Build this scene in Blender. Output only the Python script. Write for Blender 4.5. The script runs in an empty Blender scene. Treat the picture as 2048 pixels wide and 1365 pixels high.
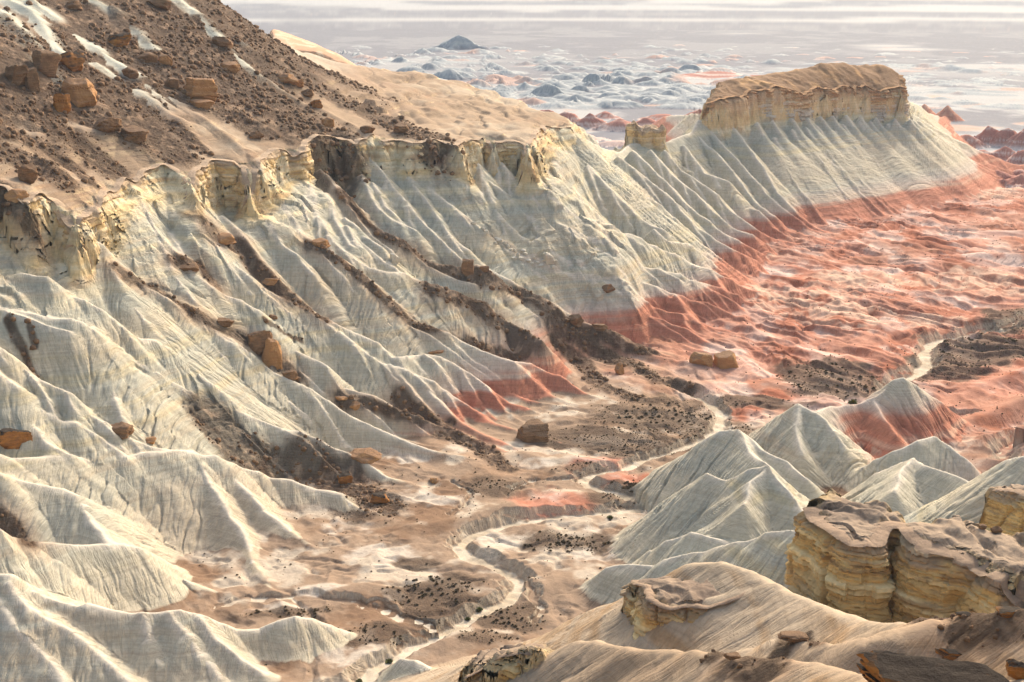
import bpy, math, random, time
import numpy as np
T0 = time.time()
rng = np.random.default_rng(7)
random.seed(7)
f32 = np.float32
# ------------------------------------------------------------------ camera geometry
W, HI, FP, PITCH, CAMZ = 2048.0, 1365.0, 2844.4, math.radians(15.0), 150.0
CP, SP = math.cos(PITCH), math.sin(PITCH)

def ray(px, py):
    """pixel -> (azimuth, slope dz per metre of horizontal distance)"""
    a = (np.asarray(px, float) - W / 2); b = (HI / 2 - np.asarray(py, float))
    dx = a; dy = FP * CP + b * SP; dz = -FP * SP + b * CP
    return np.arctan2(dx, dy), dz / np.hypot(dx, dy)

def pt_r(px, py, r):
    az, s = ray(px, py); r = np.asarray(r, float)
    return np.stack([r * np.sin(az), r * np.cos(az), CAMZ + r * s], -1)

def pt_z(px, py, z):
    az, s = ray(px, py); return pt_r(px, py, (np.asarray(z, float) - CAMZ) / s)

def project(x, y, z):
    zz = z - CAMZ
    dep = y * CP - zz * SP; up = y * SP + zz * CP
    return W / 2 + FP * x / dep, HI / 2 - FP * up / dep

# ------------------------------------------------------------------ noise
def _hash(ix, iy, iz, seed):
    h = (ix.astype(np.uint32) * np.uint32(374761393) + iy.astype(np.uint32) * np.uint32(668265263)
         + iz.astype(np.uint32) * np.uint32(2147483647 - 58) + np.uint32(seed * 1274126177 & 0xFFFFFFFF))
    h = (h ^ (h >> np.uint32(13))) * np.uint32(1274126177)
    h = (h ^ (h >> np.uint32(16))) * np.uint32(2246822519)
    return ((h ^ (h >> np.uint32(15))) & np.uint32(0xFFFFFF)).astype(f32) * f32(2.0 / 16777215.0) - f32(1)

_Z0 = np.zeros(1, np.int32)
def n2(x, y, seed=0):
    x = np.asarray(x, f32); y = np.asarray(y, f32)
    fx = np.floor(x); fy = np.floor(y); ix = fx.astype(np.int32); iy = fy.astype(np.int32)
    u = x - fx; v = y - fy; u = u * u * (3 - 2 * u); v = v * v * (3 - 2 * v)
    a = _hash(ix, iy, _Z0, seed); b = _hash(ix + 1, iy, _Z0, seed)
    c = _hash(ix, iy + 1, _Z0, seed); d = _hash(ix + 1, iy + 1, _Z0, seed)
    a = a + (b - a) * u; c = c + (d - c) * u
    return a + (c - a) * v

def n3(x, y, z, seed=0):
    x = np.asarray(x, f32); y = np.asarray(y, f32); z = np.asarray(z, f32)
    fz = np.floor(z); iz = fz.astype(np.int32); w = z - fz; w = w * w * (3 - 2 * w)
    fx = np.floor(x); fy = np.floor(y); ix = fx.astype(np.int32); iy = fy.astype(np.int32)
    u = x - fx; v = y - fy; u = u * u * (3 - 2 * u); v = v * v * (3 - 2 * v)
    o = []
    for k in (0, 1):
        a = _hash(ix, iy, iz + k, seed); b = _hash(ix + 1, iy, iz + k, seed)
        c = _hash(ix, iy + 1, iz + k, seed); d = _hash(ix + 1, iy + 1, iz + k, seed)
        a = a + (b - a) * u; c = c + (d - c) * u
        o.append(a + (c - a) * v)
    return o[0] + (o[1] - o[0]) * w

def cell2(x, y, seed=0):
    """one random value per jointed block"""
    x = np.asarray(x, f32) + 0.35 * n2(np.asarray(x, f32) * 1.1, np.asarray(y, f32) * 1.1, seed + 7); y = np.asarray(y, f32)
    a = x * 0.8 + y * 0.6; b = y * 0.8 - x * 0.6
    return _hash(np.floor(a).astype(np.int32), np.floor(b).astype(np.int32), _Z0, seed)

def fbm2(x, y, seed=0, oct=4, gain=0.5):
    s = 0; a = 1.0; t = 0
    for i in range(oct):
        s = s + a * n2(x * (2.03 ** i) + 17.3 * i, y * (2.03 ** i) - 9.1 * i, seed + i); t += a; a *= gain
    return s / t

def fbm3(x, y, z, seed=0, oct=3, gain=0.5):
    s = 0; a = 1.0; t = 0
    for i in range(oct):
        k = 2.03 ** i
        s = s + a * n3(x * k + 17.3 * i, y * k - 9.1 * i, z * k + 3.7 * i, seed + i); t += a; a *= gain
    return s / t

def sst(a, b, x):
    t = np.clip((x - a) / (b - a), 0, 1); return t * t * (3 - 2 * t)

# ------------------------------------------------------------------ smooth control surfaces
class TPS:
    def __init__(s, P, lam=0.02):
        P = np.asarray(P, float); s.c = P[:, :2] / 100.0; n = len(P)
        d = np.hypot(*(s.c[:, None] - s.c[None]).transpose(2, 0, 1))
        K = np.where(d > 0, d * d * np.log(d + 1e-9), 0) + lam * np.eye(n)
        A = np.zeros((n + 3, n + 3)); A[:n, :n] = K; A[:n, n] = 1; A[:n, n + 1:] = s.c
        A[n:, :n] = A[:n, n:].T
        s.w = np.linalg.solve(A, np.concatenate([P[:, 2], np.zeros(3)])); s.n = n
    def __call__(s, x, y):
        x = np.asarray(x, f32) / f32(100); y = np.asarray(y, f32) / f32(100)
        o = (s.w[s.n] + s.w[s.n + 1] * x + s.w[s.n + 2] * y).astype(f32)
        for i in range(s.n):
            d2 = (x - f32(s.c[i, 0])) ** 2 + (y - f32(s.c[i, 1])) ** 2 + f32(1e-9)
            o += f32(0.5 * s.w[i]) * d2 * np.log(d2)
        return o

def hit(surf, px, py, r0=150, r1=1200, dz=0.0):
    az, s = ray(px, py); r = np.arange(r0, r1, 2.0)
    R, A = np.meshgrid(r, az); Z = CAMZ + R * s[:, None]
    D = Z - (surf(R * np.sin(A), R * np.cos(A)) + dz)
    neg = D < 0; i = np.where(neg.any(1), neg.argmax(1), np.abs(D).argmin(1))
    return r[i]

def P3(txt):
    return np.array([[float(v) for v in t.split(',')] for t in txt.split()])

# hill body (debris slope above the yellow cliff): pixel, pixel, distance
HILL_EDGE = P3("-260,360,430 -120,395,436 0,403,445 34,424,441 62,436,438 100,413,450 131,434,443 151,461,436 175,440,446 215,405,466 262,372,486 "
               "303,344,500 330,337,505 372,346,498 384,362,490 398,338,508 437,324,520 482,330,519 498,358,508 523,330,524 551,308,541 582,310,545 "
               "605,300,546 622,283,562 680,272,575 714,276,571 749,262,586 765,277,578 794,272,585 818,286,578 842,289,580 880,282,588 902,288,584 921,295,582 "
               "930,280,594 952,272,600 967,258,612 985,270,604 1012,268,612 1045,275,612 1058,312,592 1064,300,604 1074,256,640 1092,236,676 1121,238,682 1142,243,688")
HILL_BACK = P3("1150,232,730 1060,212,765 950,182,800 830,150,830 740,148,805 600,85,790 500,20,780 300,-80,790 -200,-120,760 -600,0,620 -500,330,440")
HILL_TOP = P3("700,200,650 900,165,782 1000,195,745 850,230,650 740,158,765 540,90,720 440,0,690 450,150,600 300,150,580 250,250,530 100,200,520 0,100,540 "
              "100,0,620 -100,0,600 200,350,490 0,300,470 -200,100,520 -250,300,448 350,250,540 600,200,612 1050,214,745 380,345,500 620,285,560 150,455,436 1045,275,612 840,285,580 1130,240,690 -500,200,500")
HILL = TPS(pt_r(*HILL_TOP.T), 0.03)
LOWP = np.concatenate([pt_r(*P3(
    "-200,600,400 0,560,425 120,540,428 250,480,455 300,440,480 420,430,498 520,420,510 600,400,530 700,400,545 830,400,560 950,380,580 1050,390,590 1100,320,640 1200,330,690 1300,330,745 1390,268,838 1480,262,856 "
    "-200,900,360 0,905,365 0,700,395 0,1057,325 0,1148,300 400,700,432 700,790,440 700,600,480 1000,600,520 1200,600,560 -300,1365,262 -300,1150,305").T),
    pt_z(*P3("489,1205,0 671,1165,0 893,1102,0 990,970,0 1086,836,1 1169,825,1 1310,829,0 1400,760,1 1480,725,1 250,1365,5 0,1365,13 1545,650,1 600,1400,0 1560,560,1.5 1580,515,1.5 1615,478,2").T)])
LOW = TPS(LOWP, 0.03)

# ------------------------------------------------------------------ ridges
RIDGES = []      # dict: P (n,3), s0 (flank slope), R, w (crest rounding), reg, amp

def smooth_r(pix, r, deg):
    L = np.concatenate([[0], np.cumsum(np.hypot(*np.diff(pix, axis=0).T))]); L /= L[-1]
    deg = min(deg, len(r) - 1)
    return np.polyval(np.polyfit(L, np.log(r), deg), L)

def add(P, s=0.85, R=95, w=0.5, reg=1, amp=1.0, L=220.0, up=False):
    P = np.asarray(P, float)
    RIDGES.append(dict(P=P, s=s, R=R, w=w, reg=reg, amp=amp, L=L, up=up))

def trace(txt, surf=None, deg=3, dz=0.0, **k):
    q = P3(txt)
    if q.shape[1] == 3:
        r = q[:, 2]
    else:
        r = np.exp(smooth_r(q[:, :2], hit(surf, q[:, 0], q[:, 1], dz=dz), deg))
    add(pt_r(q[:, 0], q[:, 1], r), **k)

LOWR = """
151,461 193,484 213,515 248,543 286,567 330,595 372,632 413,657 458,677 499,705 537,736 565,756 616,777 654,801 700,832 760,862 800,880
424,574 451,591 482,601 513,619 534,643 558,674 582,698 613,712 654,732 689,774 742,791 783,815 831,832 873,849 914,866 976,873 1024,880 1076,886
344,470 362,510 385,545 424,574
399,430 410,474 427,502 458,522 499,550 530,577 565,595 603,615 637,632 672,646 700,660 714,667 749,684 769,701 794,725 814,746
680,664 714,691 742,712 766,729 794,736 828,750 862,760 887,780 921,801 955,825 990,849
828,750 852,780 873,798 893,818 911,836
565,420 600,460 637,487 680,515 714,540 749,571 776,598 794,622 818,641 859,653 894,663 928,684 966,701 1000,712 1028,722 1052,746 1073,767 1093,787 1128,805 1169,825
1028,722 1059,725 1093,743 1121,753 1145,770 1179,794 1217,805 1265,818 1310,829
794,714 828,711 859,708 880,712 907,725 942,746 973,767 993,787 1017,805 1052,815 1086,836
690,450 712,490 732,529 759,543 800,550 831,560 855,567 873,570 904,581 942,598 966,605 990,626 1021,646 1052,663 1079,681
640,340 690,390 742,450 783,471 811,488 842,519 873,526 921,536 952,529 976,543 1007,571 1042,595 1076,602 1110,622 1138,636 1169,646 1197,653 1217,660 1248,677 1276,691 1300,705 1334,719
900,470 928,498 955,522 990,546 1024,564 1052,581 1086,598 1117,612 1145,632 1169,650 1203,657 1231,663 1265,684 1307,698 1334,712 1400,738
860,380 900,410 952,450 980,491 1011,505 1052,522 1086,536 1124,546 1162,564 1193,574 1231,601 1262,615 1293,632 1327,646 1372,660 1396,677 1417,691 1441,698 1479,725
520,430 545,470 590,505 620,545
0,1057 28,1074 62,1084 138,1086 193,1088 241,1088 269,1095 293,1112 317,1133 358,1153 406,1174 448,1191 489,1205
-80,890 0,905 10,914 103,912 145,914 169,920 248,917 296,904 344,902 379,904 410,910 430,909 458,923 489,936 517,943 537,955 585,962 637,981 685,986 694,995 721,1016 749,1033 773,1047 811,1060 842,1071 893,1098
379,904 396,933 413,964 441,1002 461,1033 479,1053 496,1088 507,1130
458,943 472,967 499,988 527,1022 558,1040 585,1064 613,1091 637,1119 671,1150
-60,930 0,945 34,960 76,971 117,978 148,991 165,1009 183,1040 207,1067 222,1086
-90,1130,308.0 0,1148,303.0 21,1150,302.2 38,1167,301.5 69,1181,300.3 96,1195,299.2 131,1208,297.8 151,1215,297.0 172,1210,296.2 207,1219,294.8 241,1226,293.5 293,1227,292.6 327,1226,292.1 362,1220,292.2 386,1226,292.3 413,1234,292.4 448,1246,292.6 482,1258,292.8 527,1257,293.1 565,1239,293.3 592,1232,293.4 620,1239,293.6 654,1253,293.8 690,1268,293.9
21,1167,300.0 52,1212,294.5 76,1222,293.3 103,1239,291.2 138,1260,288.7 172,1284,285.8 207,1312,282.4 258,1356,277.0
-20,1180,300.0 0,1198,297.8 21,1246,291.8 55,1274,288.3 90,1315,283.2 138,1365,277.0
282,1229,291.5 300,1281,286.5 317,1319,282.9 344,1353,279.6 360,1380,277.0
338,1228,291.0 372,1270,286.4 402,1310,282.0 440,1356,277.0
400,1232,291.0 436,1280,285.3 490,1322,280.3 540,1350,277.0
0,619 17,622 62,626 100,636 138,636 158,643 183,657 207,684 234,705 262,719 286,732 310,746 344,767 379,784 413,805 444,822 475,825 506,836 537,849 568,860 603,863 637,880 671,898 714,916 742,933 766,947 794,960 818,974 850,992
262,674 310,681 331,695 351,719 365,736 396,750 424,767 444,784 461,801 479,822
40,545 93,553 100,571 121,588 162,598 193,615 220,636 241,653 258,674
-30,670 0,698 21,722 41,739 69,756 100,770 138,787 155,805 179,829 207,843 234,860 269,880 303,894 344,901 386,905
-30,720 0,753 24,770 45,794 79,822 117,843 155,846 186,867 220,891 248,911
65,856 93,884 134,908
183,657 195,700 222,760 240,830
310,470 345,500 372,520
280,415 310,470 344,533 365,570 392,600 424,640
445,430 470,455 520,520 560,560 600,600
780,730 830,790 880,840
700,470 760,520 800,545
200,500 240,560 290,640 310,680
940,300 958,330 965,350 973,381 983,401 987,417 1003,437 1023,457 1042,476 1062,494 1078,506 1108,524 1127,536 1143,546 1163,561
960,330 969,346 979,364 1003,381 1019,399 1046,437 1060,449 1068,463 1075,490
990,310 1011,334 1023,356 1033,381 1046,401 1058,413 1070,421 1088,435 1102,445 1118,451 1137,463 1155,472 1169,486 1193,492 1217,498 1240,504 1248,514 1260,534 1270,554
1098,472 1118,486 1137,498 1155,506 1167,510 1193,526 1217,540 1236,542 1251,554 1273,563 1295,567 1319,575 1342,587 1367,593 1382,601 1414,605 1438,615 1458,625 1477,637 1497,651 1517,662 1537,674 1551,682
1353,591 1363,605 1373,623 1386,639 1396,645
1240,587 1264,593 1293,603 1309,615 1335,623 1353,626 1361,629 1367,643 1375,655
1359,628 1377,629 1392,641 1410,649 1428,657 1454,661 1477,672 1501,682 1521,690 1550,698
1240,603 1260,615 1280,623 1299,633 1323,639 1343,653 1367,657 1382,666 1402,678 1418,690 1438,700
1270,530 1299,538 1319,538 1333,544 1357,546 1371,556 1382,566 1398,571 1418,577 1434,585 1454,595 1469,605 1481,619 1489,633
1382,560 1410,567 1438,575 1450,583 1473,589 1489,601 1505,607 1517,619 1531,629 1549,635 1576,643
1386,532 1414,538 1424,550 1436,567 1448,579
1350,508 1384,528 1418,540 1438,550 1458,558 1477,571 1497,579 1517,585 1540,595
1030,310 1054,344 1064,366 1078,379 1096,383 1110,395 1124,407 1141,423 1155,433 1173,447 1193,457 1209,464 1232,466 1263,468 1279,476 1295,488 1311,492 1329,502 1350,508 1368,520 1384,528
1080,310 1098,330 1118,352 1137,374 1161,403 1177,415 1193,433 1209,447 1226,463
1140,295 1175,330 1193,350 1217,374 1236,395 1253,411 1271,427 1283,439 1299,449 1323,457 1338,470 1358,486 1378,490 1390,498 1404,508 1420,518
1309,459 1319,470 1338,482 1368,488
1190,300 1215,330 1245,365 1275,392 1300,395 1322,410 1345,432 1352,434
1235,312 1263,334 1289,354 1311,372 1329,385 1350,405 1362,421 1384,441 1398,457 1420,470 1437,482 1461,496 1481,506 1510,520
1268,300 1299,330 1323,356 1350,383 1374,409 1398,429 1418,441 1433,457 1455,470 1477,480 1501,494 1525,507
1300,300 1327,330 1346,350 1366,366 1388,383 1408,407 1427,425 1453,445 1477,461 1503,468 1530,488
1330,300 1364,342 1410,370 1433,389 1453,415 1471,429 1491,443 1517,461 1540,474 1570,484
1368,290 1410,346 1455,362 1463,383 1477,401 1495,415 1517,421 1536,437 1546,453 1570,470
1396,272 1430,305 1463,342 1487,377 1517,409 1548,431 1568,457 1594,474
1425,264 1455,300 1481,330 1517,366 1536,389 1566,417 1596,440 1620,460
1468,256 1500,300 1524,330 1540,360 1554,383 1576,405 1600,433 1630,455
690,435 708,452 718,470 738,480 758,492 767,506 777,526 793,547
650,385 659,407 669,438 686,472 698,490
615,370 625,397 633,429 651,456 669,482 690,502 710,520 734,535 767,543 807,547 827,557
722,350 730,369 740,395 758,419 781,438 801,448
745,365 754,383 767,411 787,427 805,446 827,458
735,310 746,324 767,347 783,377 805,399 829,427 857,454 880,478 902,500 924,520
800,325 809,340 825,361 837,383 857,411 874,436 894,464 910,482 936,498
"""
for i, ln in enumerate(LOWR.strip().splitlines()):
    q0 = P3(ln); low_left = q0[:, 1].mean() > 900 and q0[:, 0].mean() < 650
    trace(ln, LOW, deg=3 if len(ln.split()) > 6 else 2, s=(0.74 if low_left else 0.98) + 0.12 * rng.random(), w=0.7, reg=1, amp=.8 if low_left else 1.0)

UPR = """
20,0 58,20 76,38 100,83 120,103
65,0 100,31 148,76 189,93 224,120 262,138 286,165 310,186 344,213 365,241
193,127 220,148 241,172 275,182 303,200 331,220 358,234 379,262 400,286
186,0 220,10 241,34 272,58 303,90
293,158 320,186 351,203 379,224 406,238 441,262 482,293 520,327
358,0 386,17 413,38 434,55 472,76 499,100 537,120 565,134
162,251 196,262 241,279 275,293 310,313 344,334 375,351
72,265 103,275 138,296 172,317 213,337 248,358 265,368
45,306 79,313 110,348 145,382 186,410 224,441 258,468
151,344 193,382 227,413
0,351 41,368 72,382 100,410
479,220 516,244 558,272 596,283
680,207 714,203 742,193 783,220 831,255 873,279
640,215 690,240 740,262
400,30 450,90 520,150 600,200
0,20 40,60 90,130 130,170
"""
for ln in UPR.strip().splitlines():
    trace(ln, HILL, deg=2, dz=1.5, s=0.72, R=60, w=1.4, reg=1, amp=0.35, L=300, up=True)

# narrow ribs that leave a spur near its head and diverge down its near flank
gr = np.random.default_rng(77)
for rd in list(RIDGES):
    P = rd['P']
    if rd['up'] or rd['s'] < .9 or len(P) < 9: continue
    L = np.concatenate([[0], np.cumsum(np.hypot(*np.diff(P[:, :2], axis=0).T))])
    if L[-1] < 55: continue
    dm = (P[-1] - P[0])[:2]; dm = dm / np.hypot(*dm); nn = np.array([dm[1], -dm[0]]); nn = nn if nn @ P[len(P) // 2, :2] < 0 else -nn
    t0 = gr.uniform(0, .12)
    while t0 < .72:
        t1 = min(.97, t0 + gr.uniform(.28, .5)); tt = np.linspace(t0, t1, 9); Q = np.stack([np.interp(tt * L[-1], L, P[:, j]) for j in range(3)], 1)
        w_ = (tt - t0) / (t1 - t0); off = 1.0 + gr.uniform(9, 16) * w_; bmp = gr.uniform(2.0, 3.6) * np.sin(np.pi * np.clip(w_ * .9 + .08, 0, 1)) ** .7
        Q[:, :2] += nn * (off + gr.normal(0, .25, 9))[:, None]; Q[:, 2] += -rd['s'] * off + bmp
        k_ = Q[:, 2] > .8
        if k_.sum() > 3: add(Q[k_], s=1.15, R=26, w=.35, reg=1, amp=.6)
        t0 += gr.uniform(.13, .26)
# the spurs of the neck run out as low tongues on the red floor
for rd in list(RIDGES):
    P = rd['P']
    if rd['reg'] == 1 and not rd['up'] and P[-1, 2] < 6 and P[-1, 1] > 330:
        d = P[-1, :2] - P[-min(4, len(P)), :2]; d /= np.hypot(*d); g = rng.uniform(25, 60)
        e1 = P[-1] + np.array([*(d * g * .4), 0]); e2 = P[-1] + np.array([*(d * g), 0]); e1[2] = max(1.6, .5 * P[-1, 2]); e2[2] = .4
        rd['P'] = np.concatenate([P, [e1, e2]])
# fluted skirts under the neck and the mesa: cliff-base point -> foot point
def flutes(Ttx, Ftx, n, reg, seed, zf=1.5, run=50, pw=1.28, jit=0.4):
    g = np.random.default_rng(seed)
    Tq = P3(Ttx); Fq = P3(Ftx); TP = pt_r(*Tq.T); FPt = pt_z(Fq[:, 0], Fq[:, 1], zf)
    k = np.linspace(0, 1, len(TP)); kF = np.linspace(0, 1, len(FPt))
    for i in range(n):
        s = np.clip((i + 0.5 + jit * g.uniform(-1, 1)) / n, 0, 1); s2 = np.clip(s + g.uniform(-.35, .35) / n, 0, 1)
        t = np.array([np.interp(s, k, TP[:, j]) for j in range(3)]); f = np.array([np.interp(s2, kF, FPt[:, j]) for j in range(3)])
        hs = g.uniform(0.0, 0.16) if i % 2 else 0.0
        q = np.linspace(hs, 1, 12)
        P = t[None] + (f - t)[None] * q[:, None]
        dirn = (f - t)[:2]; ln = np.hypot(*dirn); nrm = np.array([-dirn[1], dirn[0]]) / ln
        wob = np.cumsum(g.normal(0, 0.012 * ln, 12)) * np.sin(np.linspace(0, math.pi, 12)); P[:, :2] += nrm * wob[:, None]
        z = f[2] + (t[2] - f[2]) * (1 - q) ** pw
        z += g.normal(0, 0.5, 12) * np.sin(q * math.pi)
        if i % 2: z -= 1.2
        P[:, 2] = z
        e = P[-1].copy(); e[:2] += dirn / ln * run * g.uniform(.5, 1.2); e[2] = 0.6
        m = (P[-1] + e) / 2; m[2] = 1.5
        add(np.concatenate([P, [m, e]]), s=g.uniform(0.85, 1.0), R=75, w=0.6, reg=reg, amp=0.3, L=200)

flutes("1500,246,866 1582,238,898 1640,232,924 1692,230,942 1761,235,968 1823,238,980 1850,252,1010",
       "1655,464,0 1710,452,0 1800,440,0 1840,428,0 1880,415,0 1930,400,0 1985,382,0 2015,368,0", 25, 2, 5, run=70)
flutes("1823,238,985 1840,240,1010 1830,230,1040", "2010,372,0 2030,350,0 2040,330,0", 5, 2, 9)
flutes("1420,215,895 1560,190,955 1700,175,1015 1800,180,1045", "1380,235,0 1500,225,0 1700,215,0 1900,230,0", 14, 2, 15, zf=-8, run=5)
# neck crest
trace("1130,246,690 1165,275,712 1200,296,735 1240,305,765 1262,288,795 1330,285,812 1385,264,838 1400,240,850", s=0.9, reg=1)

# fins on the near right side (pixel, pixel, distance)
FINS = """
1300,1012,380 1310,1000,381 1340,955,384 1379,911,386 1410,877,386 1438,863,385 1462,858,384 1479,863,382 1500,877,379 1520,894,375 1541,908,372 1568,922,368 1610,955,362
1479,863,382 1500,900,372 1530,930,362 1590,985,350 1620,1020,345
1280,1075,352 1293,1060,352 1334,1019,350 1348,1002,349 1382,964,347 1410,947,346 1448,960,343 1469,954,342 1496,940,341 1534,936,340 1541,947,338 1561,967,335 1586,995,331 1620,1040,325
1534,936,340 1500,965,334 1490,1010,325
1262,1130,326 1300,1102,325 1334,1081,324 1380,1067,323 1386,1064,322 1410,1074,320 1448,1088,317 1500,1120,312
1155,1196,318 1179,1171,317 1217,1133,318 1258,1129,316 1310,1133,312 1334,1119,310 1380,1107,307 1400,1102,305 1444,1091,301 1486,1081,298 1527,1067,296 1568,1059,294 1589,1057,293 1630,1090,288
1050,1300,286 1073,1276,284 1121,1257,281 1155,1239,279 1186,1232,277 1207,1236,274 1260,1260,268
1100,1290,272 1150,1262,268 1195,1265,264 1230,1280,258
749,1357,276 776,1334,274 797,1319,272 825,1322,269 852,1339,266 869,1357,262
845,1368,262 890,1338,260 945,1325,256 1000,1330,248
1520,867,428 1555,846,425 1586,818,421 1596,810,420 1613,815,419 1630,824,417 1648,839,415 1665,860,412 1685,887,409 1706,925,406
1596,810,420 1590,850,412 1600,900,402
1630,824,430 1658,815,438 1686,812,443 1713,810,446 1744,798,449 1768,781,451 1792,760,453 1806,756,454 1830,770,456 1851,787,458 1878,805,460 1906,826,462
1744,798,449 1760,830,440 1790,870,430
1692,957,403 1727,936,401 1761,918,400 1792,902,400 1840,880,404 1872,872,408 1900,892,408 1935,925,404
1760,945,378 1789,933,376 1827,919,373 1865,936,367 1899,950,362 1945,970,355 2000,990,345
1827,919,373 1800,950,362 1790,980,352
1925,980,312 1933,970,311 1961,953,308 1995,940,305 2019,922,303 2048,915,301 2120,900,298
"""
for ln in FINS.strip().splitlines():
    trace(ln, s=0.86 + 0.1 * rng.random(), reg=3, w=0.4, amp=1.5)
NEAR = """
1400,1128,203 1455,1125,200 1500,1140,195 1545,1175,188 1600,1200,181 1660,1222,174 1720,1238,168 1800,1246,160 1860,1242,155 1950,1232,150 2060,1222,147 2300,1210,140
1400,1206,191 1500,1192,189 1545,1175,188
1160,1288,157 1200,1287,155 1260,1294,150 1340,1302,145 1380,1300,142 1440,1312,138 1500,1322,134 1570,1322,131 1640,1330,127 1700,1345,122 1800,1350,114 1950,1355,106 2100,1360,100
1430,1327,158 1500,1302,156 1560,1286,154 1600,1281,152 1650,1288,149 1720,1275,147 1790,1258,147 1860,1242,149
1720,1440,88 1850,1420,86 2060,1400,84 2300,1390,80
"""
for ln in NEAR.strip().splitlines():
    trace(ln, s=0.8, reg=4, w=1.2, amp=0.45)
# low red ridges and terraces on the valley floor: pixel, pixel, height
def trz(txt, **k):
    q = P3(txt); hz_ = q[:, 2] * (.62 if q[:, 1].mean() > 760 and q[:, 0].mean() < 1700 else 1.0); add(pt_z(q[:, 0], q[:, 1], hz_), **k)
FLOORR = """
2060,735,9 1990,760,6 1930,790,4 1880,815,2
2060,790,9 1960,830,6 1900,850,3
2060,850,10 1980,870,7 1920,895,3
2060,905,9 2000,915,6 1940,930,3
1890,512,4 1960,505,8 2060,508,10
1850,535,3 1930,525,7 2000,545,6 2030,555,3
1900,470,3 1980,462,6 2060,460,7
1800,500,3 1870,485,4 1950,480,5
1700,520,2.5 1780,512,4 1850,520,3
2060,620,4 1980,640,3 1900,650,2.5
1640,560,2.5 1720,548,3.5 1800,552,2.5
1370,795,3 1400,772,5 1450,768,5 1510,770,5.5 1560,778,4 1600,792,2.5
985,925,3 1000,911,5 1040,906,5.5 1090,918,5 1150,915,5 1200,920,5 1238,928,3.5
1085,1010,4 1120,985,5 1165,990,4
890,1062,3 904,1043,5 955,1026,5.5 990,1012,6 1017,1006,6 1045,1015,5 1093,1022,4.5 1145,1029,3
800,1062,2 830,1054,4 875,1050,4.5 900,1062,3
849,1308,3 887,1281,5 928,1270,5.5 973,1274,5 1010,1295,3
640,1180,3 690,1178,4.2 750,1168,4.5 775,1182,4
1060,1185,4 1085,1170,5.5 1130,1160,5 1160,1150,4
905,1130,3 960,1118,4 1010,1135,4.2 1050,1150,4
"""
for ln in FLOORR.strip().splitlines():
    trz(ln, s=0.55, R=26, w=2.2, reg=0, amp=0.5, L=30)

# ------------------------------------------------------------------ rock bodies with cliffs
class Body:
    def __init__(s, front, top, h, cw, skirt, reg, lam=0.02, R=90, surf=None, soft=1.0):
        q = np.asarray(front); s.poly = pt_r(q[:, 0], q[:, 1], q[:, 2])[:, :2]
        s.surf = surf or TPS(np.concatenate([pt_r(*top.T)]), lam)
        s.h, s.cw, s.sk, s.reg, s.R, s.soft = h, cw, skirt, reg, R, soft
        c = (s.poly.min(0) + s.poly.max(0)) / 2; s.c = c; s.rad = np.hypot(*(s.poly - c).T).max() + R

def signed(poly, x, y):
    """signed distance to a closed polygon, positive inside"""
    d = np.full(x.shape, 1e9, f32); ins = np.zeros(x.shape, bool)
    n = len(poly)
    for i in range(n):
        ax, ay = poly[i]; bx, by = poly[(i + 1) % n]
        ex, ey = bx - ax, by - ay; l2 = ex * ex + ey * ey + 1e-9
        t = np.clip(((x - f32(ax)) * f32(ex) + (y - f32(ay)) * f32(ey)) / f32(l2), 0, 1)
        dd = (x - f32(ax) - t * f32(ex)) ** 2 + (y - f32(ay) - t * f32(ey)) ** 2
        d = np.minimum(d, dd)
        if ay != by:
            c = ((y < f32(ay)) != (y < f32(by))) & (x < f32(ex) * (y - f32(ay)) / f32(ey) + f32(ax))
            ins ^= c
    d = np.sqrt(d); return np.where(ins, d, -d)

BODIES = [Body(np.concatenate([HILL_EDGE, HILL_BACK]), None, 13.5, 5.0, 0.8, 1, surf=HILL, R=85)]
ME = P3("1403,200,850 1437,203,852 1462,198,860 1486,196,868 1515,181,884 1561,177,897 1582,180,905 1610,190,915 1640,182,930 1692,181,950 1727,180,963 1761,174,975 1812,176,985")
MB = P3("1806,160,1020 1790,140,1045 1700,130,1025 1560,155,960 1430,185,895")
MT = np.concatenate([ME, P3("1451,182,872 1493,169,890 1541,155,922 1568,150,930 1610,138,955 1644,127,968 1692,125,985 1713,131,992 1737,138,1000 1754,131,1008 1775,131,1015 1795,146,1018 1806,166,1000 1620,165,935 1700,155,968 1770,150,995 1790,190,1060 1560,190,990")])
BODIES.append(Body(np.concatenate([ME, MB]), MT, 16.0, 4.0, 1.5, 2, lam=0.002))
KE = P3("1252,246,800 1266,242,798 1277,248,801 1284,239,797 1300,240,800 1306,250,803 1318,249,801 1332,254,804 1330,250,818 1290,240,816 1256,246,814")
BODIES.append(Body(KE, P3("1255,245,800 1270,241,802 1292,238,803 1304,248,806 1330,252,808 1290,246,818"), 12.0, 2.5, 0.8, 5, R=60))
OE = P3("1602,992,213 1622,1030,207 1655,1075,202 1700,1090,200 1765,1086,201 1778,1082,203 1788,1062,208 1798,1066,204 1845,1080,202 1910,1094,201 1980,1132,196 2060,1142,194 2300,1150,190 "
        "2300,1010,215 2048,1036,214 1985,1043,213 1930,1018,216 1850,998,218 1835,1006,213 1790,982,219 1720,984,219 1690,978,221 1640,957,224")
BODIES.append(Body(OE, P3("1602,988,214 1655,1072,203 1700,1088,201 1765,1084,202 1845,1078,203 1910,1092,202 1980,1125,198 2060,1140,195 2048,1040,214 1985,1046,213 1930,1022,215 1840,1002,217 1780,982,218 1720,986,218 1690,972,220 1640,955,222 1640,1000,214 2200,1040,214 2300,1150,190"), 20.0, 2.6, 0.9, 4, lam=0.001, R=60))
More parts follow.
